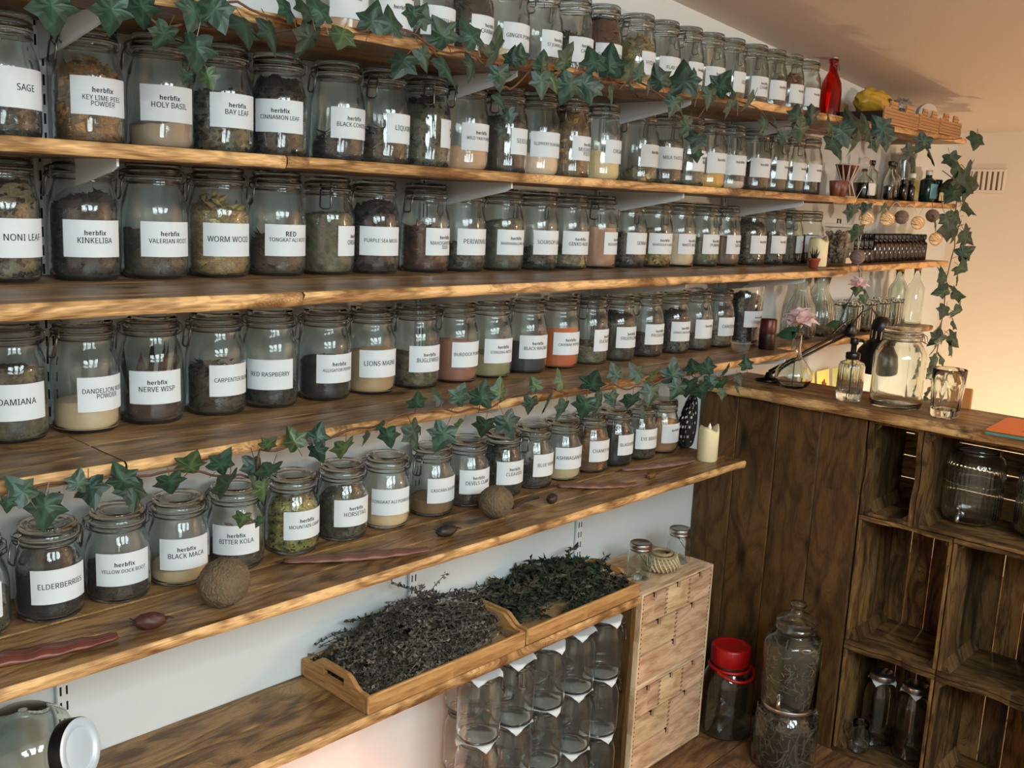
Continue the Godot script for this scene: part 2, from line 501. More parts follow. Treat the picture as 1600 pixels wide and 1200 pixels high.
# extruded outline (in x, y), thickness along z, centred
func slab(outline: PackedVector2Array, t: float, uvscale := 1.0) -> ArrayMesh:
	var st := stool()
	st.set_smooth_group(-1)
	if Geometry2D.is_polygon_clockwise(outline):
		outline.reverse()
	var idx := Geometry2D.triangulate_polygon(outline)
	for i in range(0, idx.size(), 3):
		var a := outline[idx[i]]
		var b := outline[idx[i + 1]]
		var c := outline[idx[i + 2]]
		if (b - a).cross(c - a) < 0:
			var sw := b
			b = c; c = sw
		for v in [a, c, b]:
			st.set_uv(v * uvscale)
			st.add_vertex(Vector3(v.x, v.y, t / 2))
		for v in [a, b, c]:
			st.set_uv(v * uvscale)
			st.add_vertex(Vector3(v.x, v.y, -t / 2))
	var n := outline.size()
	for i in n:
		var a := outline[i]
		var b := outline[(i + 1) % n]
		for v in [Vector3(a.x, a.y, t / 2), Vector3(b.x, b.y, t / 2), Vector3(b.x, b.y, -t / 2), Vector3(a.x, a.y, t / 2), Vector3(b.x, b.y, -t / 2), Vector3(a.x, a.y, -t / 2)]:
			st.set_uv(Vector2(v.x, v.y + v.z) * uvscale)
			st.add_vertex(v)
	return fin(st)

# ------------------------------------------------------------------ materials
func flat_mat(c: Color, rough := 0.7, metal := 0.0) -> StandardMaterial3D:
	var m := StandardMaterial3D.new()
	m.albedo_color = c
	m.roughness = rough
	m.metallic = metal
	return m

func glass_mat(c: Color, a: float, wob: Texture2D = null, k := 0.3) -> StandardMaterial3D:
	var m := StandardMaterial3D.new()
	m.transparency = BaseMaterial3D.TRANSPARENCY_ALPHA
	m.albedo_color = Color(c.r, c.g, c.b, a)
	m.roughness = 0.07
	m.metallic_specular = 0.6
	if wob:
		m.normal_enabled = true
		m.normal_texture = wob
		m.normal_scale = k
		m.uv1_triplanar = true
		m.uv1_scale = Vector3(5, 3, 5)
	return m

# wood: u runs along the grain; 1024 px = 1.6 m, 256 px = 0.4 m
func wood_tex(seed_: int, lo: Color, hi: Color, knots: int, contrast := 1.0, freq := 70.0) -> ImageTexture:
	var w := 1024
	var h := 256
	var n1 := FastNoiseLite.new()
	n1.seed = seed_
	n1.frequency = 1.0
	n1.fractal_octaves = 2
	var n2 := FastNoiseLite.new()
	n2.seed = seed_ + 9
	n2.frequency = 1.0
	n2.fractal_octaves = 2
	var rg := RandomNumberGenerator.new()
	rg.seed = seed_
	var ks := []
	for i in knots:
		ks.append([rg.randf() * w, rg.randf_range(0.15, 0.85) * h, rg.randf_range(5.0, 12.0)])
	var data := PackedByteArray()
	data.resize(w * h * 3)
	var at := 0
	for y in h:
		for x in w:
			var yy := float(y)
			var dark := 0.0
			for k in ks:
				var dx: float = (x - k[0]) / 2.4
				var dy: float = y - k[1]
				if absf(dx) < 60.0:
					var d2: float = (dx * dx + dy * dy) / (k[2] * k[2])
					if d2 < 40.0:
						yy += dy * 1.5 * exp(-d2 * 0.22) + 14.0 * exp(-d2 * 0.12) * signf(dy)
						dark = maxf(dark, exp(-d2 * 1.3))
			var warp := n1.get_noise_2d(x * 0.0035, yy * 0.012) * 1.4 + n1.get_noise_2d(x * 0.02, yy * 0.05) * 0.12
			var ring := 0.5 + 0.5 * sin(yy / h * freq + warp * 9.0)
			ring = ring * ring
			var fine := n2.get_noise_2d(x * 0.03, yy * 0.9)
			var broad := n1.get_noise_2d(x * 0.004 + 50.0, yy * 0.02 + 7.0)
			var t := clampf(0.55 + (0.45 * (0.5 - ring) + fine * 0.55 + broad * 0.7) * contrast, 0.0, 1.0)
			var c := lo.lerp(hi, t)
			c = c.lerp(lo * 0.45, dark * 0.85)
			data[at] = int(clampf(c.r, 0, 1) * 255)
			data[at + 1] = int(clampf(c.g, 0, 1) * 255)
			data[at + 2] = int(clampf(c.b, 0, 1) * 255)
			at += 3
	return ImageTexture.create_from_image(Image.create_from_data(w, h, false, Image.FORMAT_RGB8, data))

func wood_mat(tex: Texture2D, rough: float, tint := Color.WHITE) -> StandardMaterial3D:
	var m := StandardMaterial3D.new()
	m.albedo_texture = tex
	m.albedo_color = tint
	m.roughness = rough
	m.metallic_specular = 0.4
	m.uv1_scale = Vector3(1.0 / 1.6, 1.0 / 0.4, 1)
	m.heightmap_enabled = true
	m.heightmap_texture = tex
	m.heightmap_scale = 0.05
	return m

func noise_tex(freq: float, normal: bool, lo := 0.0, hi := 1.0, octaves := 4, size := 256, bump := 4.0) -> NoiseTexture2D:
	var t := NoiseTexture2D.new()
	t.width = size
	t.height = size
	t.seamless = true
	var n := FastNoiseLite.new()
	n.frequency = freq
	n.fractal_octaves = octaves
	t.noise = n
	if normal:
		t.as_normal_map = true
		t.bump_strength = bump
	else:
		var g := Gradient.new()
		g.set_color(0, Color(lo, lo, lo))
		g.set_color(1, Color(hi, hi, hi))
		t.color_ramp = g
	return t

func materials() -> void:
	var wob := noise_tex(0.012, true, 0, 1, 2, 256, 6.0)
	M.glass = glass_mat(Color(0.66, 0.82, 0.75), 0.03, wob, 0.9)
	M.lid = glass_mat(Color(0.66, 0.78, 0.72), 0.03, wob, 0.6)
	M.clear = glass_mat(Color(0.85, 0.9, 0.88), 0.015, wob, 0.35)
	M.lens = glass_mat(Color(0.8, 0.86, 0.84), 0.02, null)
	M.solid = StandardMaterial3D.new()
	M.solid.refraction_enabled = true
	M.solid.refraction_scale = 0.05
	M.solid.transparency = BaseMaterial3D.TRANSPARENCY_ALPHA
	M.solid.albedo_color = Color(0.96, 0.985, 0.975, 0.0)
	M.solid.roughness = 0.0
	M.frost = glass_mat(Color(0.86, 0.9, 0.88), 0.18)
	M.jar = M.solid.duplicate()
	M.jar.albedo_color = Color(0.975, 0.993, 0.982, 0.012)
	M.jar.roughness = 0.045
	M.jar.normal_enabled = true
	M.jar.normal_texture = wob
	M.jar.normal_scale = 0.5
	M.jar.uv1_triplanar = true
	M.jar.uv1_scale = Vector3(5, 3, 5)
	M.solid.roughness = 0.03
	M.redglass = M.solid.duplicate()
	M.redglass.albedo_color = Color(0.86, 0.03, 0.08, 0.0)
	M.gasket = flat_mat(Color(0.62, 0.6, 0.55), 0.6)
	M.gasket.transparency = BaseMaterial3D.TRANSPARENCY_ALPHA
	M.gasket.albedo_color.a = 0.6
	M.wire = flat_mat(Color(0.42, 0.42, 0.41), 0.28, 1.0)
	M.steel = flat_mat(Color(0.75, 0.75, 0.74), 0.3, 1.0)
	M.paper = flat_mat(Color(0.80, 0.815, 0.82), 0.75)
	M.ink = flat_mat(Color(0.07, 0.07, 0.08), 0.8)
	M.black = flat_mat(Color(0.025, 0.025, 0.028), 0.35)
	M.wall = flat_mat(Color(0.79, 0.805, 0.80), 0.9)
	M.wall.heightmap_enabled = true
	M.wall.heightmap_texture = noise_tex(0.05, false, 0, 1, 4)
	M.wall.heightmap_scale = 0.03
	M.wall.uv1_triplanar = true
	M.wall.uv1_scale = Vector3(2, 2, 2)
	M.ceil = flat_mat(Color(0.86, 0.80, 0.74), 0.95)
	M.wall_warm = flat_mat(Color(0.86, 0.80, 0.73), 0.95)
	M.white_metal = flat_mat(Color(0.82, 0.83, 0.83), 0.45)
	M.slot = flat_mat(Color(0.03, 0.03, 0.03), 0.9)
	var brown := wood_tex(11, Color(0.31, 0.215, 0.135), Color(0.63, 0.485, 0.33), 6, 0.85)
	M.top = wood_mat(brown, 0.42, Color(0.985, 0.985, 0.93))
	var gold := wood_tex(23, Color(0.42, 0.28, 0.145), Color(0.84, 0.67, 0.455), 5, 0.9, 34.0)
	M.edge = wood_mat(gold, 0.55)
	var dark := wood_tex(37, Color(0.205, 0.135, 0.066), Color(0.42, 0.30, 0.165), 5, 0.7, 34.0)
	M.panel = wood_mat(dark, 0.5, Color(0.96, 0.96, 0.92))
	var crate := wood_tex(41, Color(0.23, 0.15, 0.07), Color(0.56, 0.42, 0.245), 3, 1.0, 60.0)
	M.crate = wood_mat(crate, 0.75)
	var pale := wood_tex(53, Color(0.68, 0.54, 0.41), Color(0.92, 0.81, 0.67), 3, 0.8, 40.0)
	M.pine = wood_mat(pale, 0.7)
	M.tray = wood_mat(pale, 0.6, Color(0.80, 0.70, 0.54))
	M.traybed = wood_mat(pale, 0.65, Color(0.80, 0.76, 0.66))
	M.floor = wood_mat(brown, 0.5, Color(0.86, 0.82, 0.80))
	M.herb = StandardMaterial3D.new()
	M.herb.vertex_color_use_as_albedo = true
	M.herb.roughness = 0.9
	M.herb.albedo_texture = noise_tex(0.09, false, 0.55, 1.0, 4)
	M.herb.uv1_triplanar = true
	M.herb.uv1_scale = Vector3(9, 9, 9)
	M.herb.heightmap_enabled = true
	M.herb.heightmap_texture = noise_tex(0.12, false, 0, 1, 4)
	M.herb.heightmap_scale = 0.15
	M.powder = StandardMaterial3D.new()
	M.powder.vertex_color_use_as_albedo = true
	M.powder.roughness = 0.95
	M.leaf = StandardMaterial3D.new()
	M.leaf.vertex_color_use_as_albedo = true
	M.leaf.roughness = 0.5
	M.leaf.cull_mode = BaseMaterial3D.CULL_DISABLED
	M.leaf.backlight_enabled = true
	M.leaf.backlight = Color(0.05, 0.12, 0.04)
	M.stem = flat_mat(Color(0.34, 0.22, 0.15), 0.7)
	M.wax = flat_mat(Color(0.86, 0.82, 0.66), 0.5)
	M.wax.subsurf_scatter_enabled = true
	M.wax.subsurf_scatter_strength = 0.3

func hexlin(h: String, k := 1.0) -> Color:
	var c := Color(h).srgb_to_linear()
	return Color(c.r * k, c.g * k, c.b * k)

# ------------------------------------------------------------------ the room
func room() -> void:
	# outer shell: 10 cm thick walls, sloping ceiling, plank floor
	struct("wall_back", rbox(Vector3(6.88, 2.9, 0.1), 0.001), M.wall, Vector3(1.74, 1.3, -0.0505))
	struct("wall_right", rbox(Vector3(0.1, 2.5, 4.3), 0.001), M.wall_warm, Vector3(5.132, 1.12, 2.1))
	struct("wall_left", rbox(Vector3(0.1, 2.9, 4.3), 0.001), M.wall_warm, Vector3(-1.75, 1.3, 2.1))
	struct("wall_front", rbox(Vector3(6.98, 2.9, 0.1), 0.001), M.wall_warm, Vector3(1.69, 1.3, 4.3))
	var s := atan(0.067)
	var c := struct("ceiling", rbox(Vector3(7.1, 0.1, 4.6), 0.001), M.ceil, Vector3(1.7, 2.474 - 0.067 * 1.7 + 0.0505, 2.1), Vector3(0, 0, -s))
	c.name = "ceiling"
	struct("floor", rbox(Vector3(7.0, 0.1, 4.5), 0.001), M.slot, Vector3(1.7, FLOOR - 0.062, 2.1))
	var fl := get_node("floor")
	var shapes := []
	for k in 4:
		shapes.append(rbox(Vector3(1.19, 0.012, 0.187), 0.002, Vector2(k * 0.37, k * 0.09)))
	for row in 23:
		for k in 6:
			var x := -1.7 + 0.4 * (row % 3) + k * 1.195 + 0.2
			part("plank", shapes[(row * 3 + k) % 4], M.floor, fl, Vector3(x - 1.7, 0.056, row * 0.19 + 0.09 - 2.1))
	# ventilation grille on the far wall
	var v := thing("wall_vent", "white slotted ventilation grille on the far right wall", "vent", Vector3(5.08, 1.905, 0.155))
	var fr: Material = M.wall_warm
	for y in [-0.05, 0.05]:
		part("frame", rbox(Vector3(0.012, 0.012, 0.17), 0.002), fr, v, Vector3(-0.006, y, 0))
	for z in [-0.08, 0.08]:
		part("frame", rbox(Vector3(0.012, 0.09, 0.012), 0.002), fr, v, Vector3(-0.006, 0, z))
	part("back_plate", rbox(Vector3(0.003, 0.09, 0.15), 0.0005), flat_mat(Color(0.45, 0.4, 0.34), 0.9), v, Vector3(-0.002, 0, 0))
	for i in 6:
		part("slat", rbox(Vector3(0.009, 0.09, 0.014), 0.002), fr, v, Vector3(-0.007, 0, -0.0615 + i * 0.0246))

func plank(x0: float, x1: float, zb: float, zf0: float, zf1: float, h0: float, h1: float, t: float, live: float, sd: int) -> ArrayMesh:
	# a board along x with its own grain; «live» is how far its front edge wanders
	var n := maxi(4, int((x1 - x0) / 0.03))
	var off := Vector2(fmod(sd * 0.613, 1.6), fmod(sd * 0.137, 0.4))
	var rows := []
	for i in n + 1:
		var k := float(i) / n
		var x := lerpf(x0, x1, k)
		var h := lerpf(h0, h1, k)
		var z := lerpf(zf0, zf1, k)
		var a := nz.get_noise_2d(x * 3.0, sd * 7.3) * live
		var b := nz.get_noise_2d(x * 5.0 + 9.0, sd * 3.1) * live
		var d := nz.get_noise_2d(x * 7.0 + 30.0, sd * 5.7) * live * 0.5
		rows.append([Vector3(x, h, zb), Vector3(x, h, z - 0.005 + a * 0.6), Vector3(x, h - 0.0035, z + a), Vector3(x, h - t * 0.6, z + b * 0.8), Vector3(x, h - t + 0.003 + d, z + b - 0.002), Vector3(x, h - t + d * 0.6, z - 0.006 + b), Vector3(x, h - t, zb)])
	var st := stool()
	var fs := stool()
	st.set_smooth_group(-1)
	for i in n:
		for j in 7:
			var s := fs if j in [1, 2, 3, 4] else st
			if j in [1, 2, 3, 4] and live <= 0.0005: s = st
			s.set_smooth_group(1 if j in [1, 2, 3, 4] else -1)
			var q := [rows[i][j], rows[i + 1][j], rows[i + 1][(j + 1) % 7], rows[i][(j + 1) % 7]]
			for m in [0, 2, 1, 0, 3, 2]:
				var p: Vector3 = q[m]
				s.set_uv(Vector2(p.x, p.z + p.y) + off)
				s.add_vertex(p)
	for e in [[rows[0], false], [rows[n], true]]:
		for j in range(1, 6):
			var tr := [e[0][0], e[0][j], e[0][j + 1]]
			if e[1]: tr = [tr[0], tr[2], tr[1]]
			for p in tr:
				st.set_uv(Vector2(p.z * 0.3, p.y) + off)
				st.add_vertex(p)
	st.set_material(M.top)
	st.generate_normals()
	var m := st.commit()
	if live > 0.0005:
		fs.set_material(M.edge)
		fs.generate_normals()
		m = fs.commit(m)
	return m

func shelf_board(label: String, group: String, x0: float, x1: float, zf0: float, zf1: float, h0: float, h1: float, t: float, live: float, sd: int, splits: Array, zb := 0.002) -> void:
	var o := thing("shelf_board", label, "shelf", Vector3((x0 + x1) / 2, (h0 + h1) / 2, 0), 0.0, group)
	var prev := zb
	var dx := -(x0 + x1) / 2
	o.rotation.z = atan((h1 - h0) / (x1 - x0))
	h0 = 0.0
	h1 = 0.0
	var dh := 0.0
	for s in splits:
		part("plank", plank(x0 + dx, x1 + dx, prev, s, s, h0 + dh, h1 + dh, t, 0.0, sd), null, o)
		prev = s + 0.0022
		sd += 3
	part("plank", plank(x0 + dx, x1 + dx, prev, zf0, zf1, h0 + dh, h1 + dh, t, live, sd), null, o)

func ha(x: float) -> float: return 1.944 + 0.0205 * x
func hb(x: float) -> float: return 1.727 + 0.009 * x
func hbn(x: float) -> float: return hb(x) + 0.008 * (x - 3.243) / 1.177 + 0.0008
func hcn(x: float) -> float: return HC + 0.016 * (x - 3.205) / 1.215 + 0.0008
const HC := 1.5125
const HD := 1.2438
const HE := 0.9276

func shelves() -> void:
	var g := "stained wooden shelf boards"
	var top := "topmost"
	shelf_board("stained live-edged board at the left of the topmost shelf", g, 0.1, 0.985, 0.33, 0.33, ha(0.1), ha(0.985), 0.02, 0.009, 1, [0.2])
	shelf_board("long live-edged board of the topmost shelf, draped in ivy", g, 0.988, 4.22, 0.33, 0.33, ha(0.988), ha(4.22), 0.02, 0.009, 2, [0.2])
	shelf_board("left board of the second shelf down, under the SAGE jar", g, 0.1, 0.968, 0.33, 0.33, hb(0.1), hb(0.968), 0.0215, 0.004, 3, [0.2])
	shelf_board("right board of the second shelf down, under the WILD YAM jar", g, 0.971, 3.24, 0.33, 0.33, hb(0.971), hb(3.24), 0.0195, 0.003, 4, [0.2])
	shelf_board("narrow board right of the second shelf, holding small bottles", g, 3.243, 4.42, 0.25, 0.25, hb(3.243), hb(4.42) + 0.008, 0.022, 0.001, 5, [])
	shelf_board("left board of the middle shelf, under the KINKELIBA jar", g, 0.1, 0.935, 0.46, 0.428, HC, HC, 0.0235, 0.004, 6, [0.19, 0.39])
	shelf_board("right board of the middle shelf, under the PERIWINKLE jar", g, 0.938, 3.2, 0.428, 0.345, HC, HC, 0.021, 0.005, 7, [0.2])
	shelf_board("narrow board right of the middle shelf, holding dark bottles", g, 3.205, 4.42, 0.25, 0.25, HC, HC + 0.016, 0.024, 0.001, 8, [])
	shelf_board("left board of the fourth shelf, under the DAMIANA jar", g, 0.1, 0.672, 0.33, 0.33, HD, HD, 0.022, 0.006, 9, [0.265])
	shelf_board("right ivy-hung board of the fourth shelf, under the CAYENNE jar", g, 0.675, 2.98, 0.332, 0.30, HD, HD, 0.021, 0.006, 10, [0.2])
	shelf_board("narrow glassware shelf board behind the counter", g, 2.985, 4.42, 0.22, 0.22, HD - 0.002, HD - 0.002, 0.024, 0.001, 11, [])
	shelf_board("lowest jar shelf board with seed pods lying on it", g, 0.1, 2.65, 0.335, 0.328, HE, HE, 0.023, 0.005, 12, [0.155, 0.245])
	# slotted steel uprights and the brackets in them
	var ups := [0.69, 1.57, 2.243, 2.93]
	for i in 4:
		var u := thing("slotted_upright", "%s white slotted steel upright from the left, on the wall" % ORD[i], "upright", Vector3(ups[i], 0.0, 0.0), 0.0, "slotted shelf uprights")
		var y0 := 0.575
		if i == 3: y0 = 1.13
		var y1 := 2.05
		part("channel", rbox(Vector3(0.026, y1 - y0, 0.011), 0.002), M.white_metal, u, Vector3(0, (y0 + y1) / 2, 0.0065))
		var st := stool()
		var y := y0 + 0.02
		while y < y1 - 0.02:
			for s in [-1, 1]:
				rbox_to(st, Vector3(0.0035, 0.018, 0.001), Transform3D(Basis.IDENTITY, Vector3(s * 0.0058, y, 0.0122)), 0.0002)
			y += 0.032
		part("slots", fin(st), M.slot, u)
	var names := ["topmost", "second", "middle", "fourth", "lowest"]
	for i in 4:
		var x: float = ups[i]
		var tops := [ha(x) - 0.0205, hb(x) - 0.021, HC - 0.024, HD - 0.0225, HE - 0.0235]
		var lens := [0.28, 0.28, 0.31, 0.27, 0.27]
		for k in 5:
			if i == 3 and k == 4: continue
			var l: float = lens[k]
			var o := PackedVector2Array([Vector2(0, 0), Vector2(l, 0), Vector2(l, -0.012), Vector2(l - 0.02, -0.02), Vector2(0.05, -0.058), Vector2(0, -0.062)])
			solo("shelf_bracket", "white steel bracket under the %s shelf at the %s upright" % [names[k], ORD[i]], "bracket", slab(o, 0.004), M.white_metal, Vector3(x, tops[k], 0.0135), Vector3(0, -PI / 2, 0), "shelf brackets")

# ------------------------------------------------------------------ the low bench, its trays, the drawers and the jars under it
func bench_zone() -> void:
	var b := thing("bench", "long low stained wooden bench along the wall under the shelves", "bench", Vector3(1.3, 0.566, 0))
	part("plank", plank(-1.1, 0.945, 0.002, 0.128, 0.128, 0, 0, 0.027, 0.0, 31), null, b)
	part("plank", plank(-1.1, 0.945, 0.1302, 0.258, 0.254, 0, 0, 0.027, 0.003, 35), null, b)
	part("end_panel", rbox(Vector3(0.02, 0.567, 0.236), 0.002), M.panel, b, Vector3(0.933, -0.3115, 0.122))
	part("end_panel", rbox(Vector3(0.02, 0.567, 0.236), 0.002), M.panel, b, Vector3(-1.08, -0.3115, 0.122))
	tray(Vector3(1.2345, 0.567, 0.003), 0.507, 0.25, "wooden tray on the bench heaped with grey dried sprigs")
	tray(Vector3(1.7495, 0.567, 0.0), 0.49, 0.25, "wooden tray next to the drawers heaped with dark green leaves")
	sprigs("dried_sprigs", "grey-brown dried sprigs heaped in the left tray", Vector3(1.49, 0.58, 0.125), 0.262, 0.15, 0.15, 900, [Color(0.05, 0.047, 0.032), Color(0.17, 0.15, 0.105), Color(0.115, 0.092, 0.08)], 0.009, 77)
	sprigs("dried_leaves", "dark green dried leaves and stems heaped in the right tray", Vector3(1.99, 0.582, 0.115), 0.24, 0.14, 0.11, 460, [Color(0.017, 0.026, 0.013), Color(0.055, 0.066, 0.032), Color(0.075, 0.062, 0.038)], 0.021, 78)
	drawers(Vector3(2.446, 0.27, 0.13), "upper pale pine chest of small drawers beside the bench")
	drawers(Vector3(2.446, -0.03, 0.13), "lower pale pine chest of small drawers on the floor")
	inverted_jars()
	# two small jars with screw lids, and a ball of rope between them, on the chest
	small_jar(Vector3(2.352, 0.5705, 0.165), "small wire-handled jar with metal lid next to the right tray")
	small_jar(Vector3(2.565, 0.5705, 0.165), "small wire-handled jar with metal lid at the chest's right end")
	var st := stool()
	for k in 7:
		var y := 0.007 + k * 0.0085
		var r: float = [0.036, 0.046, 0.050, 0.050, 0.046, 0.040, 0.030][k]
		var pts := []
		for i in 60:
			var a := TAU * i / 60
			pts.append(Vector3((r + 0.0012 * sin(a * 30)) * cos(a), y + 0.0012 * cos(a * 30), (r + 0.0012 * sin(a * 30)) * sin(a)))
		tube(st, pts, 0.0055, 6, true)
	var rope := thing("rope_basket", "small coiled rope basket between the two small jars", "basket", Vector3(2.462, 0.5705, 0.17))
	part("coil", fin(st), flat_mat(Color(0.62, 0.54, 0.40), 0.9), rope)
	st = stool()
	for k in 24:
		var a := TAU * k / 24
		tube(st, [Vector3(0.0515 * cos(a), 0.008, 0.0515 * sin(a)), Vector3(0.057 * cos(a + 0.2), 0.026, 0.057 * sin(a + 0.2)), Vector3(0.047 * cos(a + 0.45), 0.05, 0.047 * sin(a + 0.45))], 0.003, 5)
	part("stitching", fin(st), flat_mat(Color(0.78, 0.72, 0.58), 0.9), rope)
	lying_jar()

func tray(at: Vector3, w: float, d: float, label: String) -> void:
	var t := thing("serving_tray", label, "tray", at, 0.0, "wooden trays on the bench")
	part("base", rbox(Vector3(w - 0.004, 0.008, d - 0.004), 0.001), M.traybed, t, Vector3(w / 2, 0.004, d / 2))
	part("side_rail", rbox(Vector3(w, 0.042, 0.011), 0.003), M.tray, t, Vector3(w / 2, 0.0215, d - 0.0055))
	part("side_rail", rbox(Vector3(w, 0.042, 0.011), 0.003), M.tray, t, Vector3(w / 2, 0.0215, 0.0055))
	# the ends rise to a handle with a slot
	var o := PackedVector2Array()
	var dd := d - 0.023
	for i in 25:
		var u := -dd / 2 + dd * i / 24.0
		o.append(Vector2(u, 0.042 + 0.026 * smoothstep(dd * 0.42, dd * 0.2, absf(u))))
	o.append(Vector2(dd / 2, 0.0)); o.append(Vector2(-dd / 2, 0.0))
	for x in [0.0055, w - 0.0055]:
		var csg := CSGCombiner3D.new()
		csg.name = "handle_end"
		var p := CSGPolygon3D.new()
		p.name = "panel"
		p.polygon = o
		p.depth = 0.011
		p.material = M.tray
		csg.add_child(p, true)
		var h := CSGBox3D.new()
		h.name = "slot"
		h.size = Vector3(0.075, 0.018, 0.05)
		h.position = Vector3(0, 0.043, -0.005)
		h.operation = CSGShape3D.OPERATION_SUBTRACTION
		h.material = M.tray
		csg.add_child(h, true)
		csg.position = Vector3(x - 0.0055, 0.0005, d / 2)
		csg.rotation.y = -PI / 2
		csg.position.x = x + (0.0055 if true else 0.0) - 0.011
		t.add_child(csg, true)

func sprigs(called: String, label: String, at: Vector3, rx: float, rz: float, h: float, count: int, cols: Array, leaf: float, sd: int) -> void:
	var rg := RandomNumberGenerator.new()
	rg.seed = sd
	var V := PackedVector3Array()
	var N := PackedVector3Array()
	var K := PackedColorArray()
	for s in count:
		# each sprig lies on the heap: a curved stem with little leaves
		var u := rg.randf_range(-1, 1)
		var v := rg.randf_range(-1, 1)
		if sd == 77 and u > 0.45 and v > 0.15: continue
		if sd == 78 and v > 0.5 and u < 0.35: continue
		var hh := h * maxf(0.0, 1.0 - u * u * 0.75) * maxf(0.0, 1.0 - v * v * 0.7)
		var p := Vector3(u * rx * 0.9, rg.randf_range(0.15, 1.0) * hh, v * rz * 0.72)
		var ang := rg.randf_range(-0.7, 0.7) + (PI if rg.randf() < 0.5 else 0.0)
		var dir := Vector3(cos(ang), rg.randf_range(-0.2, 0.28), sin(ang) * 0.8).normalized()
		var l := rg.randf_range(0.05, 0.13)
		var col: Color = cols[rg.randi() % cols.size()] * rg.randf_range(0.6, 1.6)
		var bend := Vector3(rg.randf_range(-0.4, 0.4), rg.randf_range(-0.6, 0.1), rg.randf_range(-0.4, 0.4))
		var steps := 7
		var prev := p
		for i in range(1, steps + 1):
			var k := float(i) / steps
			var q := p + (dir + bend * k * 0.7) * l * k
			q.y = maxf(q.y, 0.013)
			var mx := rx - (0.03 if q.y < 0.075 else 0.004)
			q.x = clampf(q.x, -mx - (0.05 if sd == 77 and q.y > 0.075 else 0.0), mx)
			q.z = clampf(q.z, -rz + 0.034, rz - 0.036)
			var side := (q - prev).cross(Vector3(rg.randf_range(-1, 1), 1, rg.randf_range(-1, 1))).normalized()
			var sw := side * 0.0011
			var up := side.cross(q - prev).normalized() * 0.0011
			blade(V, N, K, prev + sw, q + sw, q - sw, prev - sw, col)
			blade(V, N, K, prev + up, q + up, q - up, prev - up, col)
			for m in 3:
				var ld := Vector3(rg.randf_range(-1, 1), rg.randf_range(-0.6, 1) * (1.0 if sd == 77 else 0.45), rg.randf_range(-1, 1)).normalized()
				var ls := ld.cross(Vector3(rg.randf_range(-1, 1), rg.randf_range(-1, 1), rg.randf_range(-1, 1))).normalized()
				var le := leaf * rg.randf_range(0.5, 1.5)
				var lw := 0.33 if sd == 77 else 0.2
				var c2 := col * rg.randf_range(0.6, 1.9)
				blade(V, N, K, q, q + ld * le * 0.5 + ls * le * lw, q + ld * le + ls.cross(ld) * le * 0.3, q + ld * le * 0.5 - ls * le * lw, c2)
			prev = q
	var o := solo(called, label, "herbs", raw_mesh(V, N, K), M.herb, at)
	o.set_meta("kind", "stuff")

func blade(V: PackedVector3Array, N: PackedVector3Array, K: PackedColorArray, a: Vector3, b: Vector3, c: Vector3, d: Vector3, col: Color) -> void:
	var n := (c - a).cross(b - a)
	var n2 := (d - a).cross(c - a)
	n = n.normalized(); n2 = n2.normalized()
	V.append(a); V.append(b); V.append(c); V.append(a); V.append(c); V.append(d)
	N.append(n); N.append(n); N.append(n); N.append(n2); N.append(n2); N.append(n2)
	for i in 6: K.append(col)

func raw_mesh(V: PackedVector3Array, N: PackedVector3Array, K: PackedColorArray, idx := PackedInt32Array()) -> ArrayMesh:
	var a := []
	a.resize(Mesh.ARRAY_MAX)
	a[Mesh.ARRAY_VERTEX] = V
	a[Mesh.ARRAY_NORMAL] = N
	a[Mesh.ARRAY_COLOR] = K
	if idx.size(): a[Mesh.ARRAY_INDEX] = idx
	var m := ArrayMesh.new()
	m.add_surface_from_arrays(Mesh.PRIMITIVE_TRIANGLES, a)
	return m

func drawers(at: Vector3, label: String) -> void:
	# width .39, height .299, depth .25; rows of three, two and one drawers
	var t := thing("drawer_chest", label, "drawers", at, 0.0, "pine drawer chests")
	var w := 0.392
	var d := 0.245
	for s in [-1, 1]:
		part("side_panel", rbox(Vector3(0.008, 0.299, d), 0.001), M.pine, t, Vector3(s * (w / 2 - 0.004), 0.1495, 0))
	for y in [0.004, 0.2955]:
		part("board", rbox(Vector3(w - 0.017, 0.0075, d), 0.001, Vector2(0.3, y)), M.pine, t, Vector3(0, y, 0))
	part("back_panel", rbox(Vector3(w - 0.017, 0.28, 0.006), 0.001), M.pine, t, Vector3(0, 0.15, -d / 2 + 0.003))
	for row in 3:
		var n := 3 - row
		var cw := (w - 0.017) / n
		var y := 0.2905 - row * 0.0945 - 0.047
		if row < 2:
			part("board", rbox(Vector3(w - 0.017, 0.005, d - 0.008), 0.001, Vector2(0.1 * row, 0.05)), M.pine, t, Vector3(0, y - 0.047, -0.003))
		for k in n:
			var x := -(w - 0.017) / 2 + cw * (k + 0.5)
			var o := PackedVector2Array([Vector2(-cw / 2 + 0.001, -0.0435), Vector2(cw / 2 - 0.001, -0.0435), Vector2(cw / 2 - 0.001, 0.0435), Vector2(0.010, 0.0435), Vector2(0.010, 0.022), Vector2(-0.010, 0.033), Vector2(-0.010, 0.0435), Vector2(-cw / 2 + 0.001, 0.0435)])
			var m := slab(o, 0.009)
			var dr := part("drawer", m, pine_variant(row * 3 + k), t, Vector3(x, y, d / 2 - 0.006))
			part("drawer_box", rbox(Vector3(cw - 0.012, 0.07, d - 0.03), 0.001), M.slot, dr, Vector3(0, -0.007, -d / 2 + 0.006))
			var st := stool()
			for s in [-1, 1]:
				for j in 6:
					rbox_to(st, Vector3(0.0045, 0.0055, 0.001), Transform3D(Basis.IDENTITY, Vector3(s * (cw / 2 - 0.0036), -0.037 + j * 0.0148, 0.0044)), 0.0002)
			part("finger_joints", fin(st), M.edge_dark, dr)

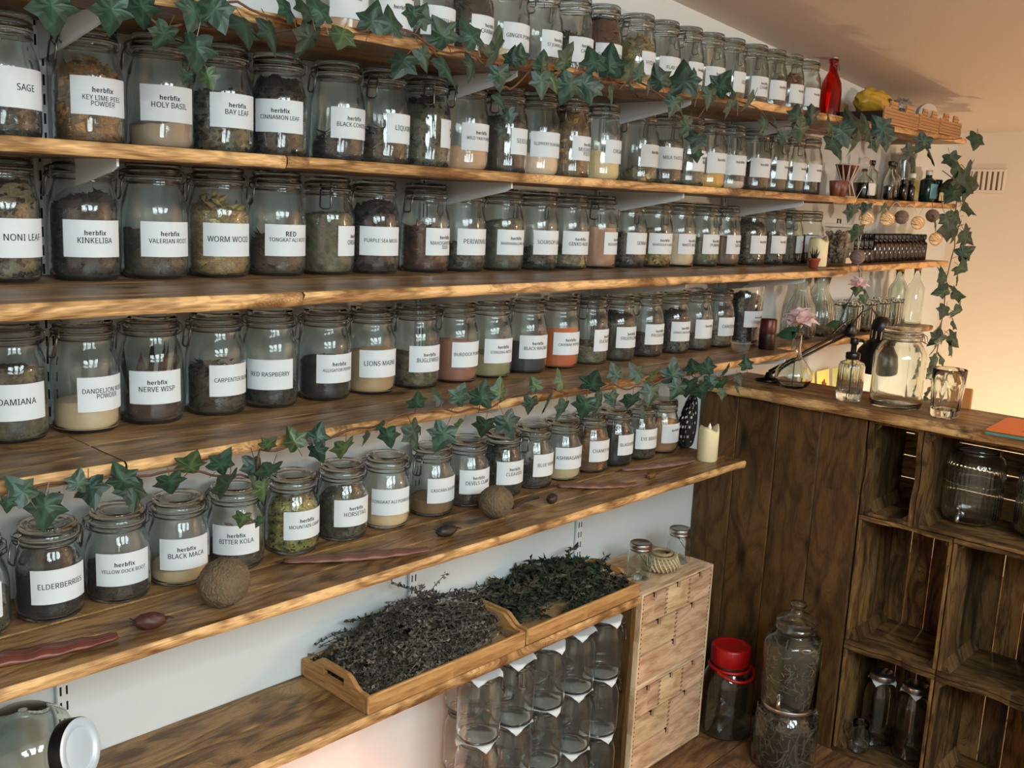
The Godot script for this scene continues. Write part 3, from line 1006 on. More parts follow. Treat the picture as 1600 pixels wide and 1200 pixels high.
var pv := {}
func pine_variant(k: int) -> StandardMaterial3D:
	if not M.has("edge_dark"): M.edge_dark = flat_mat(Color(0.36, 0.24, 0.15), 0.8)
	if not pv.has(k):
		var m: StandardMaterial3D = M.pine.duplicate()
		m.uv1_offset = Vector3(k * 0.23, k * 0.31, 0)
		var g := 0.9 + 0.1 * ((k * 7) % 4) / 3.0
		m.albedo_color = Color(g, g * (0.95 + 0.04 * (k % 2)), g * 0.94)
		pv[k] = m
	return pv[k]

func small_jar(at: Vector3, label: String) -> void:
	var t := thing("small_jar", label, "jar", at, 0.0, "small wire-handled jars")
	part("glass_body", vessel([Vector2(0, 0.002), Vector2(0.03, 0.0), Vector2(0.036, 0.004), Vector2(0.0375, 0.012), Vector2(0.0375, 0.07), Vector2(0.035, 0.082), Vector2(0.031, 0.09), Vector2(0.031, 0.104)], 0.002, 32), M.solid, t)
	part("screw_lid", lathe([Vector2(0.0325, 0.094), Vector2(0.0345, 0.094), Vector2(0.035, 0.097), Vector2(0.0335, 0.100), Vector2(0.035, 0.103), Vector2(0.0345, 0.112), Vector2(0.032, 0.1145), Vector2(0.027, 0.1145), Vector2(0.026, 0.113), Vector2(0, 0.113)], 32), M.steel, t)
	var st := stool()
	tube(st, ring_pts(0.0325, 0.0915, 32), 0.0011, 6, true)
	for s in [-1, 1]:
		tube(st, ring_pts(0.004, 0.0, 10, Vector3(s * 0.037, 0.0915, 0)), 0.001, 5, true)
	var pts := []
	for i in 21:
		var a := PI * i / 20
		pts.append(Vector3(-0.038 * cos(a), 0.0915 - 0.052 * sin(a), 0.0 + 0.034 * sin(a)))
	tube(st, pts, 0.001, 5)
	part("wire_handle", fin(st), M.wire, t)
	t.rotation.y = 0.5

func lying_jar() -> void:
	# a round glass jar with a slanted mouth, its metal lid facing the room
	var t := thing("slant_jar", "round glass storage jar with slanted metal lid on the bench's left end", "jar", Vector3(0.585, 0.5665, 0.098))
	part("glass_body", vessel([Vector2(0, 0.002), Vector2(0.05, 0.0), Vector2(0.072, 0.01), Vector2(0.088, 0.045), Vector2(0.093, 0.09), Vector2(0.088, 0.135), Vector2(0.072, 0.168), Vector2(0.045, 0.186), Vector2(0.01, 0.192)], 0.003, 44), M.solid, t)
	var ax := Vector3(0.42, 0.22, 0.62).normalized()
	var sx := ax.cross(Vector3.UP).normalized()
	var bas := Basis(sx, ax, sx.cross(ax))
	var c := Vector3(0.01, 0.103, 0.012)
	for q in [["mouth_neck", [Vector2(0.050, 0.055), Vector2(0.050, 0.083)], M.clear], ["lid_rim", [Vector2(0.0515, 0.072), Vector2(0.055, 0.072), Vector2(0.0555, 0.074), Vector2(0.0555, 0.094), Vector2(0.054, 0.0965)], flat_mat(Color(0.13, 0.125, 0.12), 0.35, 0.5)], ["lid_disc", [Vector2(0.054, 0.0965), Vector2(0.050, 0.0985), Vector2(0.040, 0.0975), Vector2(0.0375, 0.094), Vector2(0.035, 0.0945), Vector2(0, 0.0955)], flat_mat(Color(0.80, 0.86, 0.90), 0.3, 0.25)]]:
		var m := part(q[0], lathe(q[1], 40), q[2], t)
		m.transform = Transform3D(bas, c)

func inverted_jars() -> void:
	# empty jars without lids stand on one another, a paper napkin under each
	var proto: Node3D = null
	var lev := ["floor-level", "middle-level", "topmost"]
	var nap := napkin()
	for row in 2:
		for k in 5:
			var x := 2.160 - k * 0.1285 - (0.05 if row == 1 else 0.0)
			var z := 0.19 if row == 0 else 0.064
			if row == 1 and k == 4: continue
			for l in 3:
				var y := FLOOR + l * 0.1802
				var label := "empty lidless jar, %s of the %s %s stack from the bench end panel" % [lev[l], ORD[k], "front" if row == 0 else "rear"]
				var o: Node3D
				if proto == null:
					o = thing("empty_jar", label, "jar", Vector3.ZERO, 0.0, "empty jars stacked under the bench")
					var s := Vector3(1, 0.178 / 0.165, 1)
					part("glass_body", jar_meshes(0.192).body, M.jar, o).scale = s
					var st := stool()
					tube(st, ring_pts(R * 0.825, 0.166, 36), 0.0012, 5, true)
					part("neck_wire", fin(st), M.wire, o)
					part("clip", jar_meshes(0.192).clip, M.wire, o, Vector3(0, -0.009, 0))
					proto = o
				else:
					o = proto.duplicate()
					o.name = numbered("empty_jar")
					add_child(o)
					o.set_meta("label", label)
				o.position = Vector3(x, y + 0.0003, z)
				o.rotation.y = rng.randf() * TAU
				var label2 := "white paper napkin covering the %s jar of the %s %s stack" % [lev[l], ORD[k], "front" if row == 0 else "rear"]
				if row == 0 or l == 2:
					solo("paper_napkin", label2, "napkin", nap, M.paper, Vector3(x, y + 0.1792, z), Vector3(0, -0.5 + rng.randf_range(-0.45, 0.45), 0), "napkins on the stacked empty jars")

func napkin() -> ArrayMesh:
	# a square sheet draped over a jar base, its corners hanging down
	var st := stool()
	var n := 16
	var f := func(i: int, j: int) -> Vector3:
		var u := -1.0 + 2.0 * i / n
		var v := -1.0 + 2.0 * j / n
		var p := Vector2((u + v), (u - v)) * 0.0355
		var r := p.length()
		var rr := 0.0475
		if r > rr:
			var over := r - rr
			var q := p.normalized() * (rr + minf(over, 0.012) * 0.9)
			return Vector3(q.x, -maxf(0.0, over - 0.006) * 0.95, q.y)
		return Vector3(p.x, 0.0, p.y)
	for i in n:
		for j in n:
			quad(st, f.call(i, j), f.call(i + 1, j), f.call(i + 1, j + 1), f.call(i, j + 1))
	return fin(st)

# ------------------------------------------------------------------ the counter of crates and planks
func counter() -> void:
	var p := thing("plank_panel", "dark wooden plank panel closing the counter beside the wall", "panel", Vector3(2.9, 0, 0))
	for k in 4:
		part("plank", rbox(Vector3(0.02, 1.108, 0.1475), 0.003, Vector2(k * 0.43, k * 0.11)), M.panel, p, Vector3(0, 0.5245, 0.0765 + k * 0.149))
	part("corner_batten", rbox(Vector3(0.05, 1.09, 0.022), 0.002), M.panel, p, Vector3(0.0365, 0.5155, 0.588))
	var c := thing("counter_top", "long live-edged wooden counter top on crates and planks", "counter top", Vector3(3.01, 1.115, 0.7))
	# the plank runs along x in plank(); here it is turned so that its live edge faces -x
	var o := part("plank", plank(-0.68, 0.72, -0.155, 0.06, 0.062, 0, 0, 0.034, 0.0, 51), null, c, Vector3.ZERO, Vector3(0, -PI / 2, 0))
	part("plank", plank(-0.68, 0.72, 0.0625, 0.152, 0.15, 0, 0, 0.034, 0.006, 53), null, c, Vector3.ZERO, Vector3(0, -PI / 2, 0))
	crate("tall wooden crate standing upright beside the plank panel, middle row", 0.604, 0.888, 0.345, 0.775, true)
	crate("tall wooden crate standing upright, middle row, right one with bright slits", 0.892, 1.176, 0.345, 0.775, true)
	crate("lowest wooden crate beside the plank panel, holding two bottles", 0.604, 0.888, FLOOR + 0.001, 0.342, true)
	crate("lowest wooden crate right of the one with two bottles", 0.892, 1.176, FLOOR + 0.001, 0.342, true)
	crate("narrow wooden crate in the top row beside the plank panel", 0.604, 0.768, 0.778, 1.079, false)
	crate("wide wooden crate in the top row holding drink dispensers", 0.772, 1.25, 0.778, 1.079, false)
	dispenser_ribbed(Vector3(3.03, 0.803, 0.885), "ribbed glass drink dispenser with tap in the top crate, left one")
	dispenser_ribbed(Vector3(3.05, 0.803, 1.085), "ribbed glass drink dispenser with tap in the top crate, right one")
	for k in 2:
		var b := thing("tall_jar", ["tall clear jar with paper under its lid in the lowest crate, left one", "tall clear jar with paper under its lid in the lowest crate, right one"][k], "jar", Vector3(3.02, FLOOR + 0.02, 0.69 + k * 0.108), 0.0, "tall jars in the lowest crate")
		part("glass_body", vessel([Vector2(0, 0.002), Vector2(0.044, 0.0), Vector2(0.05, 0.006), Vector2(0.05, 0.15), Vector2(0.046, 0.185), Vector2(0.036, 0.205), Vector2(0.036, 0.22)], 0.0025, 32), M.solid, b)
		part("lid", lathe([Vector2(0.036, 0.222), Vector2(0.04, 0.222), Vector2(0.04, 0.24), Vector2(0.034, 0.245), Vector2(0, 0.245)], 32), M.steel, b)
		part("paper_cover", napkin(), M.paper, b, Vector3(0, 0.2215, 0), Vector3(0, 0.4 * k, 0)).scale = Vector3(0.78, 0.9, 0.78)
	var j := thing("glass_jug", "small clear glass jug at the front of the lowest crate", "jug", Vector3(2.928, FLOOR + 0.016, 0.674))
	part("glass_body", vessel([Vector2(0, 0.002), Vector2(0.025, 0.0), Vector2(0.032, 0.008), Vector2(0.034, 0.05), Vector2(0.024, 0.08), Vector2(0.026, 0.1)], 0.002, 24), M.solid, j)
	var st := stool()
	tube(st, [Vector3(0, 0.085, -0.025), Vector3(0, 0.09, -0.045), Vector3(0, 0.06, -0.052), Vector3(0, 0.03, -0.034)], 0.004, 8)
	part("handle", fin(st), M.solid, j)

func crate(label: String, z0: float, z1: float, y0: float, y1: float, upright: bool) -> void:
	# open towards -x; slats all round, triangular corner posts, thick end boards with a dip cut in them
	var t := thing("wooden_crate", label, "crate", Vector3(2.89, y0, (z0 + z1) / 2), 0.0, "wooden crates stacked as a counter")
	var w := z1 - z0
	var h := y1 - y0
	var d := 0.275
	var th := 0.010
	var sd := int(z0 * 100 + y0 * 37) + 40
	# end boards: above and below when upright, left and right when lying
	for s in 2:
		var len_ := w if upright else h
		var o := PackedVector2Array()
		for i in 17:
			var u := len_ * i / 16.0
			o.append(Vector2(u, 0.013 * (smoothstep(0.28, 0.42, u / len_) - smoothstep(0.6, 0.74, u / len_))))
		o.append(Vector2(len_, d)); o.append(Vector2(0, d))
		var m := slab(o, 0.014)
		var b: MeshInstance3D
		if upright:
			b = part("end_board", m, crate_mat(sd + s), t)
			# outline x -> z, outline y -> x, thickness -> y
			b.basis = Basis(Vector3(0, 0, 1), Vector3(1, 0, 0), Vector3(0, 1, 0))
			b.position = Vector3(0, 0.007 if s == 0 else h - 0.007, -w / 2)
		else:
			b = part("end_board", m, crate_mat(sd + s), t)
			b.basis = Basis(Vector3(0, 1, 0), Vector3(1, 0, 0), Vector3(0, 0, -1))
			b.position = Vector3(0, 0, (s * 2 - 1) * (w / 2 - 0.007))
	# long sides: two slats each with a slit between
	for s in [-1, 1]:
		for k in 2:
			var dd := d / 2 - 0.003
			var x := 0.001 + dd / 2 + k * (dd + 0.005)
			if upright:
				part("side_slat", rbox(Vector3(dd, h - 0.03, th), 0.0015, Vector2(k * 0.3 + sd * 0.07, 0.1)), crate_mat(sd + k + s), t, Vector3(x, h / 2, s * (w / 2 - th / 2)))
			else:
				part("side_slat", rbox(Vector3(dd, th, w - 0.03), 0.0015, Vector2(k * 0.3 + sd * 0.07, 0.1)), crate_mat(sd + k + s), t, Vector3(x, h / 2 + s * (h / 2 - th / 2), 0))
	# back slats with slits that let the light behind through
	var n := 4
	var span := (w if upright else h) - 0.004
	var sw := span / n - 0.0035
	for k in n:
		var u := -span / 2 + (k + 0.5) * span / n
		if upright:
			part("back_slat", rbox(Vector3(0.009, h - 0.001, sw), 0.001, Vector2(k * 0.4 + sd * 0.05, k * 0.13)), crate_mat(sd + k), t, Vector3(d + 0.005, h / 2, u))
		else:
			part("back_slat", rbox(Vector3(0.009, sw, w - 0.001), 0.001, Vector2(k * 0.4 + sd * 0.05, k * 0.13)), crate_mat(sd + k), t, Vector3(d + 0.005, h / 2 + u, 0))
	# corner posts
	for a in [-1, 1]:
		for b in [-1, 1]:
			var o := PackedVector2Array([Vector2(0, 0), Vector2(0.026, 0), Vector2(0, 0.026)])
			var m := slab(o, d - 0.03)
			var c := part("corner_post", m, crate_mat(sd + a + b), t)
			c.basis = Basis(Vector3(0, -b, 0), Vector3(0, 0, -a), Vector3(1, 0, 0))
			c.position = Vector3(d / 2, h / 2 + b * (h / 2 - (0.0145 if upright else th)), a * (w / 2 - (th if upright else 0.0145)))

var cm := {}
func crate_mat(k: int) -> StandardMaterial3D:
	k = ((k % 6) + 6) % 6
	if not cm.has(k):
		var m: StandardMaterial3D = M.crate.duplicate()
		m.uv1_offset = Vector3(k * 0.29, k * 0.17, 0)
		var g: float = [1.0, 0.82, 0.92, 0.74, 1.0, 0.86][k]
		m.albedo_color = Color(g * 0.98, g * 0.97, g * 0.92)
		cm[k] = m
	return cm[k]

func dispenser_ribbed(at: Vector3, label: String) -> void:
	var t := thing("drink_dispenser", label, "dispenser", at, 0.0, "ribbed dispensers in the crate")
	part("glass_body", vessel([Vector2(0, 0.003), Vector2(0.06, 0.0), Vector2(0.076, 0.008), Vector2(0.083, 0.03), Vector2(0.083, 0.10), Vector2(0.083, 0.175), Vector2(0.072, 0.20), Vector2(0.06, 0.208), Vector2(0.06, 0.216)], 0.003, 160, 0.010, 40, 0.02, 0.18), M.solid, t)
	part("band", lathe([Vector2(0.0835, 0.118), Vector2(0.0855, 0.12), Vector2(0.0835, 0.122)], 120, 0.012, 40), M.solid, t)
	part("lid", lathe([Vector2(0.062, 0.217), Vector2(0.066, 0.219), Vector2(0.064, 0.226), Vector2(0.03, 0.236), Vector2(0.012, 0.238), Vector2(0.012, 0.245), Vector2(0.016, 0.252), Vector2(0.010, 0.258), Vector2(0, 0.258), Vector2(0, 0.258)], 40), M.lens, t)
	tap(t, Vector3(-0.083, 0.035, 0.0), Vector3(-1, 0, 0))

func tap(t: Node3D, at: Vector3, dir: Vector3) -> void:
	var st := stool()
	tube(st, [at, at + dir * 0.022, at + dir * 0.03 + Vector3(0, -0.006, 0), at + dir * 0.032 + Vector3(0, -0.02, 0)], 0.0065, 10)
	tube(st, [at + dir * 0.002, at + dir * 0.006], 0.011, 12)
	tube(st, [at + dir * 0.022 + Vector3(0, 0.004, 0), at + dir * 0.024 + Vector3(0, 0.018, 0), at + dir * 0.04 + Vector3(0, 0.026, 0)], 0.0038, 8)
	part("tap", fin(st), M.steel, t)

# ------------------------------------------------------------------ jars
func jar_profile(h: float) -> Array:
	var o := []
	var k := h - 0.192
	for p in [[0.0, 0.004], [0.55, 0.003], [0.8, 0.0], [0.9, 0.0015], [0.965, 0.007], [0.995, 0.016], [1.0, 0.024], [1.0, 0.06], [1.0, 0.104 + k], [0.99, 0.113 + k], [0.965, 0.122 + k], [0.925, 0.131 + k], [0.875, 0.139 + k], [0.83, 0.145 + k], [0.805, 0.150 + k], [0.80, 0.156 + k], [0.81, 0.158 + k], [0.845, 0.160 + k], [0.845, 0.1635 + k], [0.80, 0.165 + k]]:
		o.append(Vector2(p[0] * R, p[1]))
	return o

func rin(y: float, h: float) -> float:
	# inner radius of the jar at height y
	var k := h - 0.192
	var r := 1.0
	if y < 0.02:
		r = 0.88 + 0.12 * sqrt(clampf((y - 0.003) / 0.017, 0, 1))
	elif y > 0.104 + k:
		r = lerpf(1.0, 0.78, smoothstep(0.104 + k, 0.158 + k, y))
	return R * r - 0.0035

var jm := {}
func jar_meshes(h: float) -> Dictionary:
	var key := int(h * 1000)
	if jm.has(key): return jm[key]
	var d := {}
	var k := h - 0.192
	var pr := jar_profile(h)
	pr.append(Vector2(0.76 * R, 0.164 + k))
	for q in [0.156, 0.150, 0.145, 0.139, 0.131, 0.122, 0.113, 0.104, 0.06, 0.024, 0.016, 0.009]:
		var yy: float = q + (k if q > 0.1 else 0.0)
		pr.append(Vector2(rin(yy, h) + 0.0012, yy))
	pr.append(Vector2(0.6 * R, 0.0062))
	pr.append(Vector2(0, 0.0065))
	d.body = lathe(pr, 44)
	d.lid = lathe([Vector2(0, 0.1835 + k), Vector2(0.70 * R, 0.1835 + k), Vector2(0.72 * R, 0.181 + k), Vector2(0.73 * R, 0.1668 + k), Vector2(0.855 * R, 0.1672 + k), Vector2(0.865 * R, 0.170 + k), Vector2(0.86 * R, 0.1735 + k), Vector2(0.81 * R, 0.1755 + k), Vector2(0.80 * R, 0.179 + k), Vector2(0.83 * R, 0.181 + k), Vector2(0.84 * R, 0.186 + k), Vector2(0.80 * R, 0.190 + k), Vector2(0.55 * R, 0.1915 + k), Vector2(0.5 * R, 0.1895 + k), Vector2(0, 0.1895 + k)], 44)
	d.gasket = lathe([Vector2(0.79 * R, 0.1648 + k), Vector2(0.862 * R, 0.1648 + k), Vector2(0.862 * R, 0.1668 + k), Vector2(0.79 * R, 0.1668 + k)], 40)
	var st := stool()
	tube(st, ring_pts(R * 0.825, 0.1545 + k, 40), 0.0014, 6, true)
	tube(st, ring_pts(R * 0.825, 0.1775 + k, 40), 0.0014, 6, true)
	# hinge at the back (-x local), two posts
	for s in [-1, 1]:
		tube(st, [Vector3(-R * 0.82, 0.1545 + k, s * 0.012), Vector3(-R * 0.95, 0.160 + k, s * 0.012), Vector3(-R * 0.95, 0.172 + k, s * 0.012), Vector3(-R * 0.82, 0.1775 + k, s * 0.012)], 0.0011, 5)
	d.wire = fin(st)
	st = stool()
	# lever and bail loop on +x
	for s in [-1, 1]:
		tube(st, [Vector3(R * 0.82, 0.1775 + k, s * 0.010), Vector3(R * 0.98, 0.174 + k, s * 0.011), Vector3(R * 1.0, 0.162 + k, s * 0.011), Vector3(R * 0.86, 0.1545 + k, s * 0.012)], 0.0012, 6)
	tube(st, [Vector3(R * 0.97, 0.166 + k, 0.009), Vector3(R * 1.05, 0.158 + k, 0.010), Vector3(R * 1.12, 0.130 + k, 0.011), Vector3(R * 1.125, 0.126 + k, 0.006), Vector3(R * 1.125, 0.126 + k, -0.006), Vector3(R * 1.12, 0.130 + k, -0.011), Vector3(R * 1.05, 0.158 + k, -0.010), Vector3(R * 0.97, 0.166 + k, -0.009), Vector3(R * 0.97, 0.166 + k, 0.009)], 0.0018, 6)
	tube(st, [Vector3(R * 0.99, 0.172 + k, -0.013), Vector3(R * 0.99, 0.172 + k, 0.013)], 0.0017, 6)
	d.clip = fin(st)
	# paper label, wrapped
	var arc := 1.8
	st = stool()
	for i in 20:
		var a := -arc / 2 + arc * i / 20.0
		var b := -arc / 2 + arc * (i + 1) / 20.0
		var q := R + 0.0005
		quad(st, Vector3(q * sin(a), -0.0305, q * cos(a)), Vector3(q * sin(a), 0.0305, q * cos(a)), Vector3(q * sin(b), 0.0305, q * cos(b)), Vector3(q * sin(b), -0.0305, q * cos(b)))
	d.label = fin(st)
	jm[key] = d
	return d

func lettering(lines: Array) -> ArrayMesh:
	# lines: [text, em height, y, bold]
	var V := PackedVector3Array()
	var N := PackedVector3Array()
	var K := PackedColorArray()
	var I := PackedInt32Array()
	for l in lines:
		var tm := TextMesh.new()
		var sf := SystemFont.new()
		sf.font_names = PackedStringArray(["Droid Sans"])
		sf.font_weight = 700 if l[3] else 500
		var fv := FontVariation.new()
		fv.base_font = sf
		fv.variation_embolden = 0.0 if l[3] else 0.28
		tm.font = fv
		tm.font_size = 32
		tm.pixel_size = l[1] / 32.0
		tm.depth = 0.0
		tm.curve_step = 4.0
		tm.text = l[0]
		tm.horizontal_alignment = HORIZONTAL_ALIGNMENT_CENTER
		tm.vertical_alignment = VERTICAL_ALIGNMENT_CENTER
		var a := tm.get_mesh_arrays()
		var v: PackedVector3Array = a[Mesh.ARRAY_VERTEX]
		var base := V.size()
		var q := R + 0.0009
		for p in v:
			var an := p.x / q
			V.append(Vector3(q * sin(an), p.y + l[2], q * cos(an)))
			N.append(Vector3(sin(an), 0, cos(an)))
			K.append(Color.WHITE)
		if a[Mesh.ARRAY_INDEX] != null:
			for i in a[Mesh.ARRAY_INDEX]: I.append(base + i)
		else:
			for i in v.size(): I.append(base + i)
	return raw_mesh(V, N, K, I)

func contents_mesh(h: float, type: String, col: Color, fill: float, sd: int) -> ArrayMesh:
	var rg := RandomNumberGenerator.new()
	rg.seed = sd * 77 + 5
	var V := PackedVector3Array()
	var N := PackedVector3Array()
	var K := PackedColorArray()
	var I := PackedInt32Array()
	var top := 0.008 + fill * (h - 0.192 + 0.148)
	var amp: float = {"P": 0.004, "F": 0.006, "L": 0.013, "K": 0.016, "S": 0.012, "W": 0.009, "B": 0.004, "R": 0.006}[type]
	var vary: float = {"P": 0.06, "F": 0.8, "L": 0.5, "K": 0.55, "S": 0.45, "W": 0.75, "B": 0.25, "R": 0.4}[type]
	var dep: float = {"P": 0.0003, "F": 0.0008, "L": 0.004, "K": 0.006, "S": 0.005, "W": 0.003, "B": 0.001, "R": 0.02}[type]
	var tilt := Vector2(rg.randf_range(-1, 1), rg.randf_range(-1, 1)).normalized() * rg.randf_range(0.06, 0.22)
	var NS := 40
	var NV := 14
	if type == "R": top *= 0.35
	for i in NV + 6:
		for s in NS:
			var a := TAU * s / NS
			var c := cos(a)
			var sn := sin(a)
			var topy := top + (tilt.x * c + tilt.y * sn) * 0.05 + nz.get_noise_3d(c * 1.4, sn * 1.4, sd * 3.7) * amp
			topy = minf(topy, h - 0.032)
			var p: Vector3
			var n: Vector3
			if i < NV:
				var y := lerpf(0.0078, topy, float(i) / (NV - 1))
				var r := rin(y, h) - dep * (0.5 + 0.5 * nz.get_noise_3d(c * 5.0, y * 90.0, sn * 5.0 + sd))
				p = Vector3(r * c, y, r * sn)
				n = Vector3(c, 0, sn)
			else:
				var k := 1.0 - float(i - NV + 1) / 6.0
				var r := rin(topy, h) * k
				var mid := top + (tilt.x * c + tilt.y * sn) * 0.05 * k + nz.get_noise_3d(c * 1.4 * k, sn * 1.4 * k, sd * 3.7) * amp + amp * 0.9 * (1.0 - k * k)
				p = Vector3(r * c, minf(mid, h - 0.03), r * sn)
				n = Vector3(c * 0.1, 1, sn * 0.1).normalized()
			V.append(p)
			N.append(n)
			var f := 1.0 + vary * (nz.get_noise_3d(p.x * 230.0, p.y * 230.0, p.z * 230.0 + sd) * 1.8)
			K.append(col * maxf(0.2, f) * (1.0 if type == "P" else (0.6 if type == "W" else 0.75)))
	for i in NV + 5:
		for s in NS:
			var a := i * NS + s
			var b := i * NS + (s + 1) % NS
			I.append(a); I.append(b); I.append(b + NS)
			I.append(a); I.append(b + NS); I.append(a + NS)
	var count: int = {"P": 0, "F": 1300, "L": 620, "K": 190, "S": 380, "W": 620, "B": 520, "R": 15}[type]
	count = int(count * (0.35 + 0.65 * fill))
	var size: float = {"P": 0.0, "F": 0.0042, "L": 0.0105, "K": 0.025, "S": 0.034, "W": 0.0062, "B": 0.0033, "R": 0.1}[type]
	for m in count:
		var a := rg.randf() * TAU
		var ontop := rg.randf() < (0.35 if type != "S" else 0.4)
		var c := cos(a)
		var sn := sin(a)
		var y: float
		var r: float
		var sz := size * rg.randf_range(0.55, 1.35)
		var ty := top + (tilt.x * c + tilt.y * sn) * 0.05
		if ontop:
			var k := sqrt(rg.randf()) * 0.92
			y = top + (tilt.x * c + tilt.y * sn) * 0.05 * k + nz.get_noise_3d(c * 1.4 * k, sn * 1.4 * k, sd * 3.7) * amp + amp * 0.9 * (1.0 - k * k) + sz * rg.randf_range(-0.1, 0.35)
			y = minf(y, h - 0.03)
			r = rin(y, h) * k
		else:
			y = rg.randf_range(0.009, maxf(0.012, minf(ty, h - 0.034)))
			r = rin(y, h) - sz * 0.12
		var p := Vector3(r * c, y, r * sn)
		var out := Vector3(c, 0, sn) if not ontop else Vector3.UP
		var t1 := Vector3(-sn, rg.randf_range(-1, 1), c).normalized()
		if ontop: t1 = Vector3(rg.randf_range(-1, 1), rg.randf_range(-0.3, 0.5), rg.randf_range(-1, 1)).normalized()
		var t2 := (out + Vector3(rg.randf_range(-0.6, 0.6), rg.randf_range(-0.6, 0.6), rg.randf_range(-0.6, 0.6))).cross(t1).normalized()
		var t3 := t1.cross(t2)
		var cc := col * (1.0 + vary * (rg.randf_range(0.5, 2.4) if rg.randf() < 0.3 else rg.randf_range(-0.9, 0.1)))
		cc = cc.lerp(Color(cc.r * 1.15, cc.g, cc.b * 0.8), rg.randf())
		var w := 0.5
		match type:
			"F": w = 0.22
			"L": w = 0.42
			"W": w = 0.4
			"S": w = 0.035
		if type == "K":
			chunk(V, N, K, I, p, t1 * sz * 0.5, t2 * sz * 0.34, t3 * sz * 0.16, cc, h)
		elif type == "B":
			chunk(V, N, K, I, p, t1 * sz * 0.5, t2 * sz * 0.5, t3 * sz * 0.5, cc, h)
		elif type == "R":
			var b0 := Vector3(rg.randf_range(-0.5, 0.5) * R, 0.006, rg.randf_range(-0.5, 0.5) * R)
			var dir := Vector3(rg.randf_range(-0.22, 0.22), 1, rg.randf_range(-0.22, 0.22)).normalized()
			var sd1 := dir.cross(Vector3(rg.randf(), 0, rg.randf() + 0.1)).normalized()
			var ln := rg.randf_range(0.10, 0.148)
			chunk(V, N, K, I, b0 + dir * ln * 0.5, dir * ln * 0.5, sd1 * 0.0085, sd1.cross(dir) * 0.005, cc, h)
		else:
			var bend := t3 * sz * rg.randf_range(-0.3, 0.3)
			var q := [p - t1 * sz * 0.5 + bend, p - t2 * sz * w, p + t1 * sz * 0.5 + bend, p + t2 * sz * w]
			var base := V.size()
			for v in q:
				V.append(clamped(v, h))
				N.append(t3 if t3.dot(out) > 0 else -t3)
				K.append(cc)
			for e in [0, 1, 2, 0, 2, 3]: I.append(base + e)
	return raw_mesh(V, N, K, I)

func clamped(v: Vector3, h: float) -> Vector3:
	v.y = clampf(v.y, 0.0078, h - 0.027)
	var r := Vector2(v.x, v.z).length()
	var m := rin(v.y, h) + 0.0008
	if r > m:
		v.x *= m / r
		v.z *= m / r
	return v

func chunk(V: PackedVector3Array, N: PackedVector3Array, K: PackedColorArray, I: PackedInt32Array, p: Vector3, a: Vector3, b: Vector3, c: Vector3, col: Color, h: float) -> void:
	# an octahedron-like lump of twelve faces: two squashed rings
	var q := [p - a, p + b * 0.9 - a * 0.3, p + c - a * 0.1, p - b - a * 0.2, p - c + a * 0.1, p + a * 0.85 + b * 0.3]
	if a.length() > 0.03: q = [p - a, p + b * 0.9 + a * 0.5, p + c + a * 0.4, p - b * 0.9 + a * 0.55, p - c + a * 0.45, p + a * 0.95 + b * 0.2]
	for f in [[0, 1, 2], [0, 2, 3], [0, 3, 4], [0, 4, 1], [5, 2, 1], [5, 3, 2], [5, 4, 3], [5, 1, 4]]:
		var v0 := clamped(q[f[0]], h)
		var v1 := clamped(q[f[1]], h)
		var v2 := clamped(q[f[2]], h)
		var n := (v2 - v0).cross(v1 - v0)
		if n.length() < 1e-12: continue
		n = n.normalized()
		if n.dot((v0 + v1 + v2) / 3.0 - p) < 0: n = -n
		var base := V.size()
		V.append(v0); V.append(v1); V.append(v2)
		for i in 3:
			N.append(n)
			K.append(col)
			I.append(base + i)

